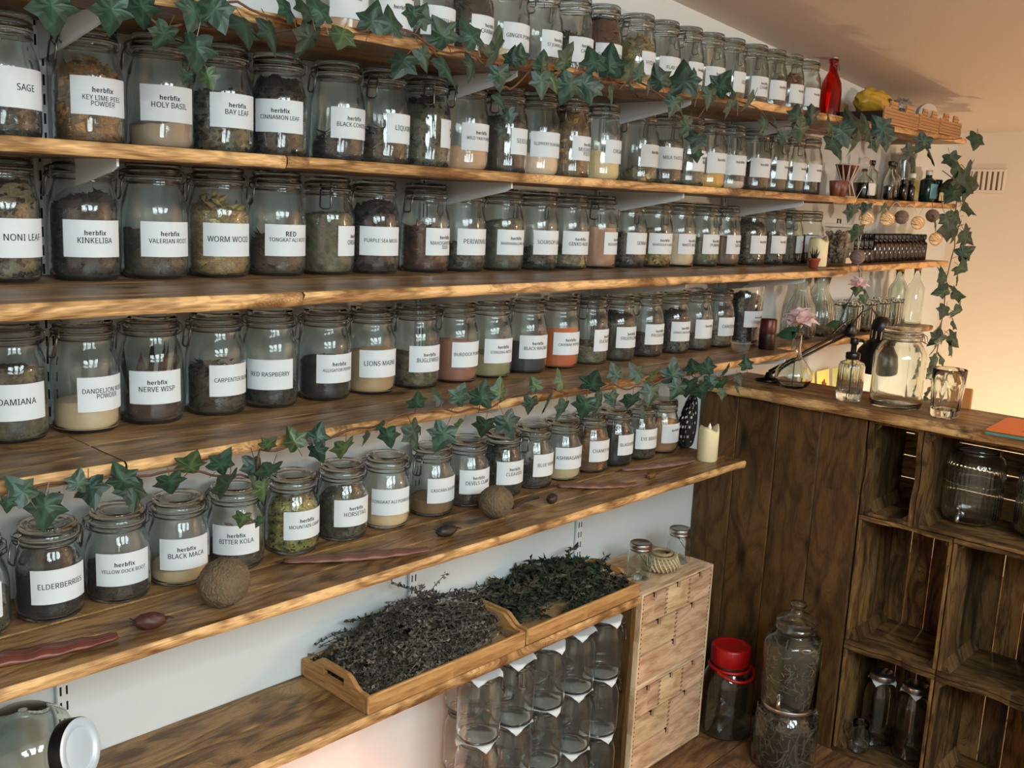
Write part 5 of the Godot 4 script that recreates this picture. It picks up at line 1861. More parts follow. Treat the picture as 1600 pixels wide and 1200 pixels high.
# ------------------------------------------------------------------ the narrow shelves at the right
func bottle(called: String, label: String, at: Vector3, prof: Array, mat: Material, cap: Array, capmat: Material, fill := 0.0, fillcol := Color.BLACK, group := "") -> Node3D:
	var t := thing(called, label, "bottle", at, 0.0, group)
	if mat == M.clear or mat == M.lens: part("glass_body", vessel(prof, 0.0018, 28), M.solid, t)
	else: part("glass_body", lathe(prof, 24), mat, t)
	if cap.size(): part("cap", lathe(cap, 20), capmat, t)
	if fill > 0.0:
		var r0: float = prof[2].x - 0.003
		part("liquid", lathe([Vector2(0, 0.005), Vector2(r0 * 0.9, 0.005), Vector2(r0, 0.01), Vector2(r0, fill), Vector2(0, fill)], 24), flat_mat(fillcol, 0.25), t)
	return t

func cyl(r: float, h: float, neck: float, total: float) -> Array:
	return [Vector2(0, 0.003), Vector2(r * 0.85, 0.0), Vector2(r, 0.004), Vector2(r, h), Vector2(lerpf(r, neck, 0.35), h + (total - h) * 0.22), Vector2(lerpf(r, neck, 0.85), h + (total - h) * 0.45), Vector2(neck, h + (total - h) * 0.6), Vector2(neck, total)]

func caps(r: float, y0: float, h: float) -> Array:
	return [Vector2(r * 0.9, y0), Vector2(r, y0 + 0.001), Vector2(r, y0 + h - 0.002), Vector2(r * 0.85, y0 + h), Vector2(0, y0 + h)]

func cord_drum(at: Vector3) -> void:
	# an hourglass drum with laced cords
	var t := thing("hourglass_drum", "small hourglass drum with white laced cords on the narrow shelf", "drum", at)
	part("drum_body", lathe([Vector2(0, 0.0), Vector2(0.036, 0.0), Vector2(0.037, 0.006), Vector2(0.03, 0.028), Vector2(0.014, 0.055), Vector2(0.014, 0.062), Vector2(0.032, 0.092), Vector2(0.042, 0.115), Vector2(0.042, 0.12), Vector2(0, 0.12)], 32), flat_mat(Color(0.30, 0.11, 0.055), 0.35), t)
	var st := stool()
	for k in 10:
		var a := TAU * k / 10
		var b := TAU * (k + 0.5) / 10
		tube(st, [Vector3(0.044 * cos(a), 0.121, 0.044 * sin(a)), Vector3(0.02 * cos(a + 0.15), 0.058, 0.02 * sin(a + 0.15)), Vector3(0.039 * cos(b), 0.003, 0.039 * sin(b))], 0.0014, 5)
		tube(st, [Vector3(0.044 * cos(a), 0.121, 0.044 * sin(a)), Vector3(0.02 * cos(a - 0.15), 0.058, 0.02 * sin(a - 0.15)), Vector3(0.039 * cos(b - 0.63), 0.003, 0.039 * sin(b - 0.63))], 0.0014, 5)
	tube(st, ring_pts(0.0435, 0.119, 32), 0.002, 5, true)
	tube(st, ring_pts(0.0385, 0.004, 32), 0.002, 5, true)
	part("cords", fin(st), flat_mat(Color(0.82, 0.74, 0.66), 0.8), t)
	part("skin", lathe([Vector2(0.042, 0.1205), Vector2(0.03, 0.122), Vector2(0, 0.1225)], 32), flat_mat(Color(0.75, 0.66, 0.52), 0.7), t)

func narrow_shelf_things() -> void:
	for k in 2:
		solo("wooden_cup", "small reddish wooden cup left of the hourglass drum, %s one" % ["left", "right"][k], "cup", lathe([Vector2(0, 0.003), Vector2(0.013, 0), Vector2(0.016, 0.004), Vector2(0.02, 0.03), Vector2(0.023, 0.058), Vector2(0.02, 0.058), Vector2(0.016, 0.02), Vector2(0, 0.015)], 24), flat_mat(Color(0.42, 0.22, 0.14), 0.4), Vector3(3.378 + k * 0.052, hbn(3.40 + k * 0.052), 0.185))
	cord_drum(Vector3(3.505, hbn(3.52), 0.165))
	var grn := glass_mat(Color(0.02, 0.06, 0.05), 0.75)
	var amber := glass_mat(Color(0.07, 0.03, 0.012), 0.93)
	var dark := flat_mat(Color(0.02, 0.018, 0.02), 0.15)
	var t := bottle("round_bottle", "round bottle of dark liquid with white label and glass ball stopper", Vector3(3.665, hbn(3.69), 0.16), cyl(0.04, 0.065, 0.011, 0.112), M.clear, [], null, 0.06, Color(0.03, 0.05, 0.045))
	part("stopper", sphere(0.022, 20, 12), M.lens, t, Vector3(0, 0.134, 0))
	part("paper_label", rbox(Vector3(0.042, 0.045, 0.002), 0.0005), M.paper, t, Vector3(-0.012, 0.036, 0.0405), Vector3(0, -0.25, 0))
	for k in 3:
		bottle("capped_bottle", "clear bottle of dark tincture with black cap on the narrow shelf, %s from the left" % ORD[k], Vector3([3.80, 3.872, 3.965][k], hbn([3.82, 3.89, 3.985][k]), [0.13, 0.175, 0.15][k]), cyl([0.03, 0.022, 0.03][k], [0.10, 0.075, 0.09][k], 0.009, 0.135), M.clear, caps(0.0125, 0.135, 0.016), M.black, [0.02, 0.055, 0.062][k], Color(0.03, 0.03, 0.035), "clear capped tincture bottles")
	for k in 2:
		bottle("dark_vial", "short dark vial in front of the capped bottles, %s one" % ["left", "right"][k], Vector3([3.90, 3.985][k], hbn([3.91, 3.995][k]), [0.222, 0.218][k]), cyl(0.017, 0.055, 0.01, 0.07), dark, caps(0.012, 0.07, 0.012), M.black, 0.0, Color.BLACK, "short dark vials")
	var yb := thing("yellow_bottle", "square bottle of yellow oil with white cap on the narrow shelf", "bottle", Vector3(4.075, hbn(4.075 + 0.03), 0.185))
	part("glass_body", rbox(Vector3(0.062, 0.092, 0.045), 0.006), glass_mat(Color(0.8, 0.8, 0.6), 0.15), yb, Vector3(0, 0.0465, 0))
	part("oil", rbox(Vector3(0.054, 0.08, 0.037), 0.005), flat_mat(Color(0.55, 0.50, 0.10), 0.2), yb, Vector3(0, 0.044, 0))
	part("cap", lathe(caps(0.014, 0.093, 0.02), 20), flat_mat(Color(0.85, 0.85, 0.8), 0.4), yb)
	var gb := bottle("green_bottle", "flat dark green bottle with white cap and blue label", Vector3(4.225, hbn(4.225 + 0.03), 0.195), cyl(0.032, 0.088, 0.013, 0.112), flat_mat(Color(0.02, 0.16, 0.15), 0.15), caps(0.014, 0.112, 0.02), flat_mat(Color(0.88, 0.88, 0.86), 0.4))
	part("paper_label", rbox(Vector3(0.04, 0.06, 0.002), 0.0005), flat_mat(Color(0.42, 0.62, 0.66), 0.5), gb, Vector3(-0.012, 0.045, 0.0305), Vector3(0, -0.35, 0))
	var vb := bottle("labelled_vial", "small dark bottle with cream label at the narrow shelf's right end", Vector3(4.325, hbn(4.345), 0.20), cyl(0.029, 0.055, 0.014, 0.075), dark, caps(0.017, 0.075, 0.022), M.black)
	part("paper_label", rbox(Vector3(0.044, 0.036, 0.002), 0.0005), flat_mat(Color(0.85, 0.78, 0.66), 0.6), vb, Vector3(-0.010, 0.026, 0.0285), Vector3(0, -0.35, 0))
	solo("green_vase", "tall green glass vase behind the small bottles", "vase", lathe([Vector2(0, 0.003), Vector2(0.045, 0), Vector2(0.055, 0.01), Vector2(0.062, 0.10), Vector2(0.05, 0.17), Vector2(0.055, 0.2)], 32), glass_mat(Color(0.10, 0.22, 0.14), 0.5), Vector3(4.22, hbn(4.22 + 0.03), 0.08))
	solo("pale_jar", "pale yellow ribbed glass jar behind the small bottles", "jar", lathe([Vector2(0, 0.003), Vector2(0.03, 0), Vector2(0.036, 0.006), Vector2(0.036, 0.13), Vector2(0.03, 0.14), Vector2(0.03, 0.15), Vector2(0, 0.152)], 60, 0.03, 14, 0.005, 0.135), glass_mat(Color(0.75, 0.72, 0.5), 0.35), Vector3(4.34, hbn(4.34 + 0.03), 0.085))
	# rows of dark dropper bottles on the middle narrow shelf
	for r in 2:
		for k in 12:
			var x := 3.83 + k * 0.0455
			bottle("amber_bottle", "tall dark amber bottle, %s from the left in the %s row" % [ORD[k], ["rear", "front"][r]], Vector3(x, hcn(x + 0.02), 0.1 + r * 0.062), cyl(0.0205, 0.072, 0.011, 0.088), amber, caps(0.0145, 0.088, 0.022), M.black, 0.0, Color.BLACK, "dark amber bottles on the narrow shelf")
	for r in 2:
		for k in 5:
			bottle("dropper_bottle", "short black dropper bottle, %s from the left in the %s row" % [ORD[k], ["rear", "front"][r]], Vector3(3.585 + k * 0.0445, hcn(3.605 + k * 0.0445), 0.11 + r * 0.06), cyl(0.019, 0.05, 0.011, 0.062), amber, caps(0.014, 0.062, 0.026), M.black, 0.0, Color.BLACK, "short dropper bottles")
	# square clip jar of nuts, candle and succulent at the end of the middle shelf
	var q := thing("square_clip_jar", "square glass clip jar full of nuts at the end of the middle shelf", "jar", Vector3(3.60 - 0.075, HC + 0.014, 0.11))
	q.position = Vector3(3.405, hcn(3.455), 0.2)
	part("glass_body", rbox(Vector3(0.098, 0.135, 0.098), 0.012), M.glass, q, Vector3(0, 0.068, 0))
	part("lid", lathe([Vector2(0.042, 0.137), Vector2(0.05, 0.138), Vector2(0.05, 0.148), Vector2(0.046, 0.151), Vector2(0, 0.151)], 32), M.lid, q)
	var st := stool()
	tube(st, ring_pts(0.0445, 0.1365, 32), 0.0013, 5, true)
	part("clamp_ring", fin(st), M.wire, q)
	st = stool()
	tube(st, [Vector3(-0.012, 0.151, 0), Vector3(-0.012, 0.165, 0), Vector3(0.012, 0.165, 0), Vector3(0.012, 0.151, 0)], 0.003, 6)
	part("lid_loop", fin(st), M.wire, q)
	var V := PackedVector3Array()
	var N := PackedVector3Array()
	var K := PackedColorArray()
	var I := PackedInt32Array()
	var nr := RandomNumberGenerator.new()
	nr.seed = 91
	for i in 150:
		var p := Vector3(nr.randf_range(-0.037, 0.037), nr.randf_range(0.014, 0.122), nr.randf_range(-0.037, 0.037))
		var c := Color(0.28, 0.2, 0.13) * nr.randf_range(0.5, 1.6)
		chunk(V, N, K, I, p, Vector3(0.011, 0.003, 0), Vector3(-0.003, 0.009, 0), Vector3(0, 0, 0.01), c, 9.0)
	var cn := part("nuts", raw_mesh(V, N, K, I), M.herb, q)
	cn.set_meta("kind", "stuff")
	part("paper_label", rbox(Vector3(0.05, 0.02, 0.001), 0.0003), M.paper, q, Vector3(0.005, 0.02, 0.0497))
	led_candle("pillar_candle", "ivory pillar candle at the end of the middle shelf", Vector3(3.262, hcn(3.295), 0.2), 0.033, 0.098, false)
	var s := thing("potted_succulent", "tiny succulent in a terracotta pot beside the pillar candle", "plant", Vector3(3.135, HC + 0.001, 0.25))
	part("pot", lathe([Vector2(0, 0.0), Vector2(0.014, 0), Vector2(0.0185, 0.024), Vector2(0.0205, 0.024), Vector2(0.021, 0.033), Vector2(0.018, 0.033), Vector2(0.016, 0.026), Vector2(0, 0.026)], 24), flat_mat(Color(0.55, 0.24, 0.13), 0.8), s)
	for k in 9:
		st = stool()
		var a := k * 2.4
		var out := Vector3(cos(a), 0, sin(a))
		var l := 0.016 + 0.002 * k
		tube(st, [Vector3(0, 0.026, 0), out * 0.012 * (1.0 - k * 0.07) + Vector3(0, 0.032 + l * 0.4, 0), out * 0.022 * (1.0 - k * 0.08) + Vector3(0, 0.03 + l * 1.3, 0)], 0.005, 6, false, 0.0006)
		part("leaf", fin(st), flat_mat(Color(0.05, 0.12, 0.06), 0.5), s)
	string_lights()
	glassware()

func string_lights() -> void:
	var t := thing("string_lights", "string of small rattan ball lights hung under the narrow shelf", "string lights", Vector3.ZERO)
	var balls := [Vector3(3.472, 1.690, 0.272), Vector3(3.648, 1.692, 0.276), Vector3(3.77, 1.702, 0.28), Vector3(3.955, 1.684, 0.274), Vector3(4.085, 1.716, 0.28), Vector3(4.168, 1.622, 0.274), Vector3(3.366, 1.553, 0.300)]
	var core := sphere(0.0235, 18, 12)
	var rings := stool()
	var rg := RandomNumberGenerator.new()
	rg.seed = 5
	for k in 14:
		var b := Basis(Vector3(rg.randf_range(-1, 1), rg.randf_range(-1, 1), rg.randf_range(-1, 1)).normalized(), rg.randf() * TAU)
		var pts := []
		for i in 22: pts.append(b * Vector3(0.0254 * cos(TAU * i / 22), 0.004 * (k % 3 - 1), 0.0254 * sin(TAU * i / 22)))
		tube(rings, pts, 0.0012, 4, true)
	var weave := fin(rings)
	var warm := emit_mat(Color(1.0, 0.82, 0.56), 0.35)
	warm.albedo_color = Color(0.8, 0.72, 0.58)
	var off := flat_mat(Color(0.5, 0.42, 0.38), 0.8)
	for i in balls.size():
		var lit := not i in [2, 4, 6]
		var p := part("rattan_ball", core, warm if lit else off, t, balls[i])
		part("weave", weave, flat_mat(Color(0.74, 0.64, 0.5) if lit else Color(0.55, 0.46, 0.42), 0.8), p)
		if lit: omni(balls[i], Color(1.0, 0.8, 0.55), 0.0025, 0.015, t)
	var order := [6, 0, 1, 2, 3, 4, 5]
	var wm := flat_mat(Color(0.8, 0.76, 0.7), 0.5)
	for i in order.size() - 1:
		var a: Vector3 = balls[order[i]] + Vector3(0, 0.024, 0)
		var b: Vector3 = balls[order[i + 1]] + Vector3(0, 0.024, 0)
		var pts := []
		for k in 11:
			var u := k / 10.0
			var q := a.lerp(b, u)
			q.y += (0.035 if i != 5 else 0.01) * sin(PI * u)
			pts.append(q)
		var st := stool()
		tube(st, pts, 0.0012, 5)
		part("wire", fin(st), wm, t)
	for p in [[balls[6] + Vector3(0, 0.02, 0), Vector3(3.405, 1.66, 0.275), Vector3(3.37, 1.74, 0.262), Vector3(3.42, 1.80, 0.27)], [balls[6] + Vector3(0, -0.02, 0), Vector3(3.41, 1.50, 0.30), Vector3(3.40, 1.42, 0.28)]]:
		var st := stool()
		tube(st, p, 0.0012, 5)
		part("wire", fin(st), wm, t)

func glassware() -> void:
	# ribbed carafes, ribbed jars and tall bottles on the glassware shelf
	var y := HD - 0.0015
	for k in 2:
		solo("ribbed_carafe", "tall ribbed glass carafe on the glassware shelf, %s one" % ["left", "right"][k], "carafe", lathe([Vector2(0, 0.003), Vector2(0.05, 0.0), Vector2(0.06, 0.01), Vector2(0.062, 0.06), Vector2(0.052, 0.12), Vector2(0.03, 0.165), Vector2(0.026, 0.19), Vector2(0.034, 0.225), Vector2(0.032, 0.225), Vector2(0.0235, 0.19), Vector2(0.027, 0.165), Vector2(0.048, 0.12), Vector2(0.058, 0.06), Vector2(0.056, 0.014), Vector2(0, 0.008)], 96, 0.03, 24, 0.009, 0.2), M.solid, Vector3(3.34 + k * 0.16, y, 0.115), Vector3.ZERO, "ribbed carafes")
	for k in 4:
		var t := thing("scalloped_jar", "ribbed glass jar with scalloped rim on the glassware shelf, %s from left" % ORD[k], "jar", Vector3(3.70 + k * 0.135, y, 0.13), 0.0, "ribbed scalloped jars")
		part("glass_body", lathe([Vector2(0, 0.005), Vector2(0.05, 0.0), Vector2(0.058, 0.008), Vector2(0.06, 0.02), Vector2(0.06, 0.105), Vector2(0.064, 0.115), Vector2(0.061, 0.115), Vector2(0.0565, 0.105), Vector2(0.0565, 0.02), Vector2(0.05, 0.011), Vector2(0, 0.009)], 90, 0.035, 18, 0.007, 0.12), M.solid, t)
		var st := stool()
		for i in 14:
			var a := TAU * i / 14
			lathe_to(st, [Vector2(0, -0.006), Vector2(0.007, -0.004), Vector2(0.009, 0), Vector2(0.007, 0.004), Vector2(0, 0.006)], 10, 0.0, 0, -9, 9, Vector3(0.062 * cos(a), 0.118, 0.062 * sin(a)))
		part("scalloped_rim", fin(st), M.solid, t)
	for k in 4:
		var b := bottle("tall_bottle", ["tall clear bottle standing between the carafes and the ribbed jars", "tall clear bottle with gold cap at the glassware shelf's right", "tall clear bottle right of the gold-capped bottle", "tall clear bottle at the glassware shelf's right end"][k], Vector3([3.62, 4.20, 4.29, 4.375][k], y, [0.052, 0.13, 0.1, 0.14][k]), cyl(0.038, 0.16, 0.014, 0.235), M.lens, caps(0.0155, 0.2355, 0.02) if k != 1 else [Vector2(0.013, 0.235), Vector2(0.017, 0.2355), Vector2(0.018, 0.275), Vector2(0.014, 0.278), Vector2(0, 0.278)], flat_mat([Color(0.55, 0.4, 0.34), Color(0.66, 0.48, 0.12), Color(0.6, 0.42, 0.36), Color(0.6, 0.42, 0.36)][k], 0.5, 0.0 if k != 1 else 0.8), 0.0, Color.BLACK, "tall clear bottles")
	# pink flower on a stem tied to the shelf end
	flower("artificial_flower", "pink silk flower hanging at the end of the middle shelf", Vector3(3.32, 1.45, 0.335), 0.042, [Vector3(0, -0.01, -0.01), Vector3(-0.03, -0.06, -0.02), Vector3(-0.055, -0.12, -0.03), Vector3(-0.03, -0.16, -0.04), Vector3(-0.06, -0.2, -0.05)], 0.9)

func flower(called: String, label: String, at: Vector3, r: float, stem: Array, open: float) -> void:
	var t := thing(called, label, "flower", at)
	var V := PackedVector3Array()
	var pale := Color(0.82, 0.55, 0.54)
	for ringi in 3:
		var n: int = [6, 6, 5][ringi]
		for k in n:
			V = PackedVector3Array()
			var N := PackedVector3Array()
			var K := PackedColorArray()
			var lean: float = [0.25, 0.75, 1.25][ringi]
			var f := func(u: float, v: float) -> Vector3:
				var w := 0.42 * pow(maxf(0.0, sin(PI * pow(v, 0.75) * 0.98 + 0.02)), 0.8) * r
				var th := lean - 0.45 * v * v
				return Vector3(cos(th) * v * r, sin(th) * v * r + 0.25 * r * u * u * w / r, u * w)
			for i in 4:
				for j in 7:
					var u0 := -1.0 + 0.5 * i
					var v0 := j / 7.0
					var col := pale.lerp(Color(0.86, 0.72, 0.70), v0)
					blade(V, N, K, f.call(u0, v0), f.call(u0 + 0.5, v0), f.call(u0 + 0.5, v0 + 1.0 / 7), f.call(u0, v0 + 1.0 / 7), col)
			part("petal", raw_mesh(V, N, K), M.petal if M.has("petal") else petal_mat(), t, Vector3.ZERO, Vector3(0.25, TAU * k / n + ringi * 0.5, 0.25))
	part("flower_heart", sphere(r * 0.14, 12, 8), flat_mat(Color(0.75, 0.6, 0.25), 0.8), t, Vector3(0, r * 0.1, 0))
	var st := stool()
	tube(st, stem, 0.0018, 6)
	part("stem", fin(st), flat_mat(Color(0.12, 0.14, 0.06), 0.6), t)
	if not M.has("ivy"): return
	for k in 2:
		var m := part("leaf", flower_leaf(), M.leaf, t)
		var p: Vector3 = stem[1 + k] if called == "artificial_flower" else Vector3(0, -0.012, 0)
		m.transform = Transform3D(Basis.from_euler(Vector3(0.3, 0.4 - k, 1.2 - 2.2 * k)).scaled(Vector3.ONE * r * 1.1), p)

func petal_mat() -> StandardMaterial3D:
	var m := StandardMaterial3D.new()
	m.vertex_color_use_as_albedo = true
	m.roughness = 0.7
	m.backlight_enabled = true
	m.backlight = Color(0.35, 0.22, 0.22)
	M.petal = m
	return m

func flower_leaf() -> ArrayMesh:
	var V := PackedVector3Array()
	var N := PackedVector3Array()
	var K := PackedColorArray()
	var f := func(u: float, v: float) -> Vector3:
		var w := 0.36 * sin(PI * clampf(v * 0.97 + 0.015, 0, 1))
		return Vector3(u * w, -v, 0.2 * absf(u) * w - 0.3 * v * v)
	for i in 4:
		for j in 8:
			var u0 := -1.0 + 0.5 * i
			blade(V, N, K, f.call(u0, j / 8.0), f.call(u0 + 0.5, j / 8.0), f.call(u0 + 0.5, (j + 1) / 8.0), f.call(u0, (j + 1) / 8.0), Color(0.02, 0.06, 0.03) * (1.0 + 0.3 * (i % 2)))
	return raw_mesh(V, N, K)

# ------------------------------------------------------------------ on and behind the counter
func counter_things() -> void:
	var y := 1.1155
	# desk behind the counter, low and out of sight from the front, with lamp and cards
	var dk := thing("work_desk", "plain desk behind the counter under the glassware shelf", "desk", Vector3(3.78, 0.93, 0.2))
	part("desk_top", rbox(Vector3(0.95, 0.025, 0.38), 0.003), M.top, dk, Vector3(0, -0.013, 0))
	for sx in [-1, 1]:
		for sz in [-1, 1]:
			part("leg", rbox(Vector3(0.04, 0.932, 0.04), 0.004), M.top, dk, Vector3(sx * 0.42, -0.4925, sz * 0.15))
	var l := thing("desk_lamp", "black adjustable desk lamp with slotted head behind the counter", "lamp", Vector3(3.055, y, 0.165))
	part("lamp_base", lathe([Vector2(0, 0), Vector2(0.045, 0), Vector2(0.045, 0.008), Vector2(0.015, 0.013), Vector2(0.010, 0.03), Vector2(0, 0.032)], 32), M.black, l)
	var st := stool()
	for s in [-1, 1]:
		tube(st, [Vector3(0.0, 0.028 + s * 0.006, 0), Vector3(0.32, 0.168 + s * 0.010, 0.125)], 0.0052, 8)
	part("arm", fin(st), M.black, l)
	part("joint", lathe([Vector2(0, -0.018), Vector2(0.022, -0.016), Vector2(0.025, 0), Vector2(0.014, 0.022), Vector2(0, 0.03)], 20), M.black, l, Vector3(0.33, 0.172, 0.13), Vector3(0.3, 0, 0.3))
	var hd := part("lamp_shade", lathe([Vector2(0.082, 0.0), Vector2(0.080, 0.03), Vector2(0.070, 0.07), Vector2(0.048, 0.102), Vector2(0.034, 0.112), Vector2(0.036, 0.118), Vector2(0.036, 0.17), Vector2(0.030, 0.192), Vector2(0.018, 0.204), Vector2(0, 0.207)], 40), M.black, l, Vector3(0.575, 0.012, 0.135), Vector3(0.1, 0, 0.14))
	st = stool()
	for k in 12:
		var a := TAU * k / 12
		rbox_to(st, Vector3(0.004, 0.03, 0.0016), Transform3D(Basis(Vector3.UP, -a + PI / 2), Vector3(0.0362 * cos(a), 0.142, 0.0362 * sin(a))), 0.0004)
	part("vents", fin(st), flat_mat(Color(0.75, 0.68, 0.56), 0.5), hd)
	part("bulb", sphere(0.03, 18, 12), emit_mat(Color(1.0, 0.78, 0.5), 6.0), hd, Vector3(0, 0.035, 0))
	omni(hd.transform * Vector3(0, 0.035, 0), Color(1.0, 0.82, 0.6), 0.09, 0.028, l)
	st = stool()
	tube(st, [Vector3(0.34, 0.195, 0.13), Vector3(0.40, 0.235, 0.135), Vector3(0.47, 0.25, 0.14), Vector3(0.55, 0.212, 0.137)], 0.003, 6)
	tube(st, [Vector3(0.32, 0.18, 0.13), Vector3(0.27, 0.225, 0.16), Vector3(0.20, 0.22, 0.17), Vector3(0.15, 0.18, 0.15), Vector3(0.19, 0.16, 0.12)], 0.003, 6)
	part("cable", fin(st), M.black, l)
	# picture cards leaning on the wall
	for k in 3:
		var c := thing("picture_card", ["yellow-green picture card with a red flower leaning behind the counter", "picture card with a brown animal shape leaning behind the counter", "pale green picture card leaning behind the counter, right one"][k], "card", Vector3([3.56, 3.69, 3.83][k], 0.9315, 0.075), 0.0, "picture cards")
		part("card_sheet", rbox(Vector3(0.11, 0.15, 0.002), 0.0005), flat_mat([Color(0.74, 0.76, 0.42), Color(0.82, 0.78, 0.46), Color(0.72, 0.78, 0.55)][k], 0.6), c, Vector3(0, 0.0765, 0), Vector3(-0.12, 0, 0))
		var o := PackedVector2Array()
		for i in 18: o.append(Vector2((0.018 + 0.007 * sin(i * 2.1)) * cos(TAU * i / 18), (0.022 + 0.006 * cos(i * 1.7)) * sin(TAU * i / 18)))
		part("print", slab(o, 0.0008), flat_mat([Color(0.75, 0.3, 0.2), Color(0.45, 0.22, 0.08), Color(0.4, 0.55, 0.2)][k], 0.7), c, Vector3(0.0, 0.09, 0.0035), Vector3(-0.12, 0, 0))
		part("print", slab(o, 0.0008), flat_mat(Color(0.25, 0.42, 0.12), 0.7), c, Vector3(-0.025, 0.035, 0.01), Vector3(-0.12, 0, 0.8))
	# vase with a pink flower
	var v := thing("flask_vase", "round clear flask vase holding a pink flower on the counter", "vase", Vector3(3.012, y, 0.278))
	part("glass_body", lathe([Vector2(0, 0.004), Vector2(0.035, 0.0), Vector2(0.05, 0.008), Vector2(0.062, 0.03), Vector2(0.06, 0.055), Vector2(0.04, 0.085), Vector2(0.023, 0.105), Vector2(0.0165, 0.13), Vector2(0.0165, 0.175), Vector2(0.022, 0.19), Vector2(0.020, 0.19), Vector2(0.0145, 0.175), Vector2(0.0145, 0.13), Vector2(0.021, 0.106), Vector2(0.038, 0.086), Vector2(0.0575, 0.055), Vector2(0.0595, 0.03), Vector2(0.048, 0.012), Vector2(0, 0.009)], 44), M.solid, v)
	flower("pink_flower", "large pale pink silk flower in the flask vase on the counter", Vector3(3.017, y + 0.212, 0.278), 0.066, [Vector3(0, 0, 0), Vector3(-0.004, -0.05, 0), Vector3(-0.01, -0.12, 0.002), Vector3(-0.016, -0.21, 0.004)], 1.0)
	# ribbed soap dispenser
	var s := thing("soap_dispenser", "ribbed clear soap dispenser with black pump on the counter", "dispenser", Vector3(2.952, y, 0.502))
	part("glass_body", lathe([Vector2(0, 0.006), Vector2(0.034, 0.0), Vector2(0.0385, 0.006), Vector2(0.0395, 0.03), Vector2(0.0395, 0.11), Vector2(0.036, 0.122), Vector2(0.022, 0.127), Vector2(0.02, 0.134), Vector2(0.018, 0.134), Vector2(0.02, 0.126), Vector2(0.033, 0.118), Vector2(0.0355, 0.108), Vector2(0.0355, 0.032), Vector2(0.03, 0.026), Vector2(0, 0.024)], 96, 0.03, 24, 0.029, 0.112), M.solid, s)
	st = stool()
	lathe_to(st, caps(0.0225, 0.134, 0.02), 24)
	lathe_to(st, [Vector2(0.009, 0.154), Vector2(0.009, 0.178), Vector2(0.013, 0.18), Vector2(0.013, 0.197), Vector2(0.01, 0.2), Vector2(0, 0.2)], 20)
	tube(st, [Vector3(0, 0.192, 0), Vector3(0.03, 0.191, 0.012), Vector3(0.04, 0.186, 0.016)], 0.0055, 8)
	tube(st, [Vector3(0, 0.135, 0), Vector3(0, 0.015, 0)], 0.003, 6)
	part("pump", fin(st), M.black, s)
	# big clip jar
	var j := thing("large_clip_jar", "large empty clip-top jar standing on the counter", "jar", Vector3(2.98, y, 0.640))
	part("glass_body", lathe([Vector2(0, 0.006), Vector2(0.05, 0.004), Vector2(0.062, 0.0), Vector2(0.073, 0.004), Vector2(0.078, 0.018), Vector2(0.078, 0.155), Vector2(0.074, 0.175), Vector2(0.062, 0.195), Vector2(0.054, 0.204), Vector2(0.0535, 0.212), Vector2(0.059, 0.214), Vector2(0.059, 0.219), Vector2(0.054, 0.2205), Vector2(0.0505, 0.219), Vector2(0.050, 0.203), Vector2(0.0585, 0.193), Vector2(0.070, 0.174), Vector2(0.0742, 0.155), Vector2(0.0742, 0.022), Vector2(0.067, 0.013), Vector2(0.05, 0.011), Vector2(0, 0.011)], 60), M.solid, j)
	part("glass_lid", lathe([Vector2(0, 0.237), Vector2(0.048, 0.236), Vector2(0.05, 0.2215), Vector2(0.053, 0.2215), Vector2(0.0595, 0.222), Vector2(0.06, 0.2275), Vector2(0.056, 0.23), Vector2(0.055, 0.235), Vector2(0.057, 0.241), Vector2(0.053, 0.245), Vector2(0.036, 0.247), Vector2(0.03, 0.244), Vector2(0, 0.244)], 48), M.solid, j)
	part("gasket", lathe([Vector2(0.054, 0.2203), Vector2(0.0605, 0.2203), Vector2(0.0605, 0.222), Vector2(0.054, 0.222)], 40), flat_mat(Color(0.7, 0.64, 0.5), 0.6), j)
	st = stool()
	tube(st, ring_pts(0.0565, 0.209, 40), 0.0015, 6, true)
	tube(st, ring_pts(0.0585, 0.231, 40), 0.0015, 6, true)
	for q in [-1, 1]:
		tube(st, [Vector3(q * 0.012, 0.231, 0.057), Vector3(q * 0.012, 0.224, 0.068), Vector3(q * 0.012, 0.2, 0.074), Vector3(q * 0.012, 0.209, 0.056)], 0.0014, 5)
	tube(st, [Vector3(-0.012, 0.2, 0.074), Vector3(0.012, 0.2, 0.074)], 0.0014, 5)
	var cw := part("clip_wire", fin(st), M.wire, j)
	cw.rotation.y = 0.7
	# faceted tumbler
	var g := thing("faceted_tumbler", "faceted drinking glass on the counter beside the large jar", "glass", Vector3(2.95, y, 0.800))
	part("glass_body", lathe([Vector2(0, 0.006), Vector2(0.028, 0.004), Vector2(0.033, 0.0), Vector2(0.0355, 0.006), Vector2(0.0375, 0.05), Vector2(0.0405, 0.083), Vector2(0.0425, 0.093), Vector2(0.0425, 0.1), Vector2(0.0445, 0.132), Vector2(0.043, 0.133), Vector2(0.0405, 0.1), Vector2(0.0385, 0.09), Vector2(0.0345, 0.05), Vector2(0.031, 0.022), Vector2(0, 0.02)], 80, 0.04, 10, 0.021, 0.095), M.solid, g)
	g.scale = Vector3.ONE * 1.1
	# orange booklet on a teal one
	var bk := thing("booklet", "orange booklet overhanging the front edge of the counter", "booklet", Vector3(2.93, y, 1.065), 0.06)
	part("cover", rbox(Vector3(0.24, 0.006, 0.22), 0.001), flat_mat(Color(0.83, 0.40, 0.14), 0.5), bk, Vector3(0, 0.0125, 0))
	st = stool()
	for k in 5:
		rbox_to(st, Vector3(0.012, 0.0008, 0.10 - 0.012 * (k % 3)), Transform3D(Basis.IDENTITY, Vector3(-0.07 + 0.035 * k, 0.0157, 0.02)), 0.0002)
	part("cover_print", fin(st), flat_mat(Color(0.72, 0.33, 0.12), 0.6), bk)
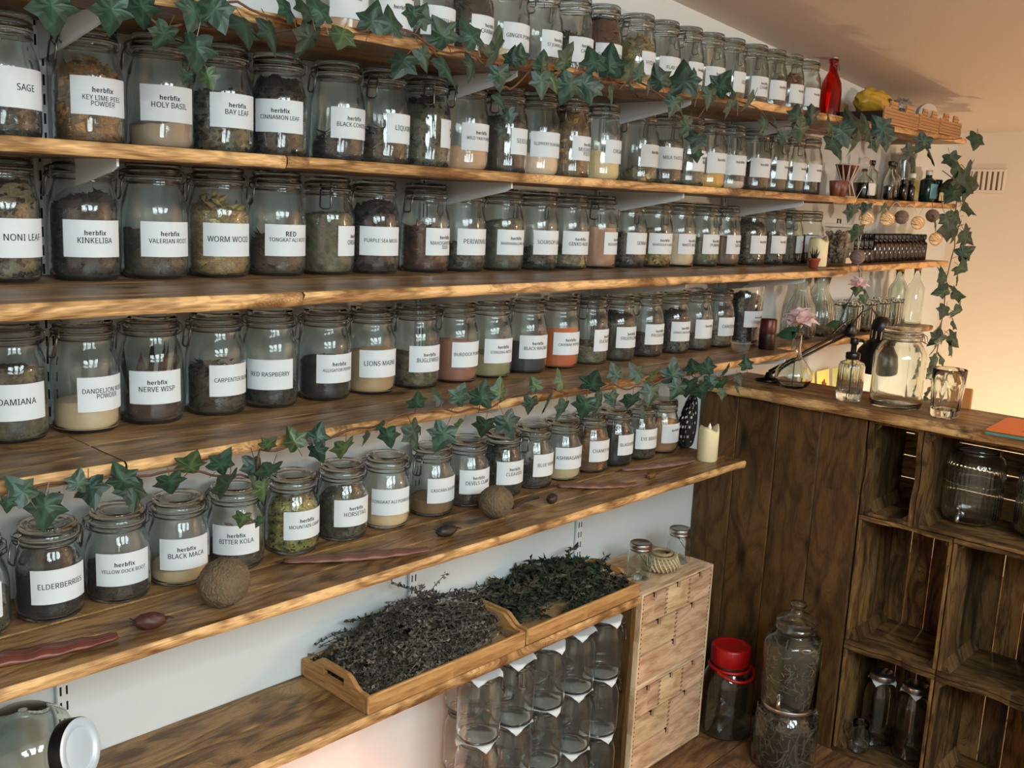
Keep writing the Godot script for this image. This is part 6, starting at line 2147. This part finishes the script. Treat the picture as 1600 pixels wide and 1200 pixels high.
	part("lower_cover", rbox(Vector3(0.245, 0.008, 0.222), 0.001), flat_mat(Color(0.30, 0.47, 0.44), 0.5), bk, Vector3(-0.002, 0.0045, 0))
	solo("wooden_plaque", "small orange-brown wooden plaque standing behind the tumbler", "plaque", rbox(Vector3(0.010, 0.066, 0.055), 0.003), flat_mat(Color(0.72, 0.45, 0.2), 0.5), Vector3(3.14, y + 0.0335, 0.785), Vector3(0, 0.15, 0))

# ------------------------------------------------------------------ on the floor
func floor_things() -> void:
	var y := FLOOR + 0.0006
	var t := thing("red_lidded_jar", "big clear jar with red screw lid and red strap on the floor", "jar", Vector3(2.735, y, 0.292))
	part("glass_body", vessel([Vector2(0, 0.003), Vector2(0.075, 0.0), Vector2(0.086, 0.008), Vector2(0.088, 0.03), Vector2(0.088, 0.17), Vector2(0.084, 0.195), Vector2(0.07, 0.222), Vector2(0.058, 0.236), Vector2(0.057, 0.25)], 0.003, 48), M.solid, t)
	var red := flat_mat(Color(0.62, 0.03, 0.03), 0.38)
	part("screw_lid", lathe([Vector2(0.060, 0.246), Vector2(0.064, 0.247), Vector2(0.0645, 0.30), Vector2(0.061, 0.306), Vector2(0.05, 0.307), Vector2(0.048, 0.305), Vector2(0, 0.305)], 60, 0.012, 30, 0.2465, 0.301), red, t)
	var st := stool()
	var pts := ring_pts(0.0655, 0.2335, 40)
	tube(st, pts, 0.006, 6, true)
	var loop := []
	for i in 25:
		var a := PI * i / 24
		loop.append(Vector3(-0.066 * cos(a), 0.234 - 0.02 * sin(a), 0.02 + 0.068 * sin(a)))
	tube(st, loop, 0.0055, 6)
	part("strap", fin(st), red, t, Vector3.ZERO, Vector3(0, -0.4, 0))
	# stacked dispensers of roots
	var base := Vector3(2.70, y, 0.525)
	var lo := thing("root_jar", "wide glass jar packed with dark roots under the hexagonal dispenser", "jar", base)
	part("glass_body", vessel([Vector2(0, 0.003), Vector2(0.085, 0.0), Vector2(0.098, 0.01), Vector2(0.10, 0.04), Vector2(0.10, 0.145), Vector2(0.094, 0.172), Vector2(0.078, 0.188), Vector2(0.078, 0.198)], 0.003, 48), M.solid, lo)
	part("lid", lathe([Vector2(0.079, 0.1985), Vector2(0.082, 0.199), Vector2(0.082, 0.211), Vector2(0.079, 0.213), Vector2(0, 0.213)], 40), M.steel, lo)
	roots(lo, 0.092, 0.008, 0.178, Color(0.20, 0.14, 0.10), 340, 0.11, 0.0022, 1)
	var up := thing("hexagonal_dispenser", "hexagonal glass dispenser of dried stems with domed lid and tap", "dispenser", base + Vector3(0, 0.2135, 0))
	part("glass_body", vessel([Vector2(0, 0.003), Vector2(0.084, 0.0), Vector2(0.090, 0.008), Vector2(0.090, 0.20), Vector2(0.084, 0.212), Vector2(0.06, 0.228), Vector2(0.056, 0.238)], 0.003, 72, 0.045, 6, 0.004, 0.214), M.solid, up, Vector3.ZERO, Vector3(0, 0.3, 0))
	part("domed_lid", vessel([Vector2(0.05, 0.2385), Vector2(0.062, 0.239), Vector2(0.064, 0.25), Vector2(0.06, 0.254), Vector2(0.064, 0.262), Vector2(0.062, 0.274), Vector2(0.04, 0.288), Vector2(0.022, 0.296), Vector2(0.018, 0.306), Vector2(0.026, 0.318), Vector2(0.024, 0.328), Vector2(0.004, 0.332)], 0.004, 40), M.solid, up)
	roots(up, 0.079, 0.008, 0.205, Color(0.26, 0.21, 0.14), 520, 0.05, 0.0018, 2)
	tap(up, Vector3(-0.085, 0.045, 0.012), Vector3(-0.94, 0, 0.34).normalized())

func roots(t: Node3D, r: float, y0: float, y1: float, col: Color, n: int, l: float, th: float, sd: int) -> void:
	var rg := RandomNumberGenerator.new()
	rg.seed = sd * 13
	var V := PackedVector3Array()
	var N := PackedVector3Array()
	var K := PackedColorArray()
	for i in n:
		var a := rg.randf() * TAU
		var p := Vector3(cos(a) * r * rg.randf_range(0.75, 0.98), rg.randf_range(y0 + 0.006, y1), sin(a) * r * 0.9)
		var d := Vector3(rg.randf_range(-1, 1), rg.randf_range(-0.7, 0.7), rg.randf_range(-1, 1)).normalized()
		var c := col * rg.randf_range(0.4, 2.0)
		var prev := p
		for k in 4:
			d = (d + Vector3(rg.randf_range(-0.6, 0.6), rg.randf_range(-0.6, 0.6), rg.randf_range(-0.6, 0.6))).normalized()
			var q := prev + d * l * 0.25
			q.y = clampf(q.y, y0, y1 + 0.004)
			var rr := Vector2(q.x, q.z).length()
			if rr > r: q = Vector3(q.x * r / rr, q.y, q.z * r / rr)
			var s := (q - prev).cross(Vector3(0.3, 1, 0.2)).normalized() * th
			var u := s.cross(q - prev).normalized() * th
			blade(V, N, K, prev + s, q + s, q + u, prev + u, c)
			blade(V, N, K, prev + u, q + u, q - s, prev - s, c)
			blade(V, N, K, prev - s, q - s, q - u, prev - u, c)
			blade(V, N, K, prev - u, q - u, q + s, prev + s, c)
			prev = q
	var m := part("roots", raw_mesh(V, N, K), M.herb, t)
	m.set_meta("kind", "stuff")
	part("root_mass", lathe([Vector2(0, y0), Vector2(r * 0.88, y0 + 0.001), Vector2(r * 0.9, y0 + 0.01), Vector2(r * 0.9, y1 - 0.01), Vector2(r * 0.7, y1 - 0.004), Vector2(0, y1)], 24), flat_mat(Color(col.linear_to_srgb().r * 0.5, col.linear_to_srgb().g * 0.5, col.linear_to_srgb().b * 0.5), 0.95), t)
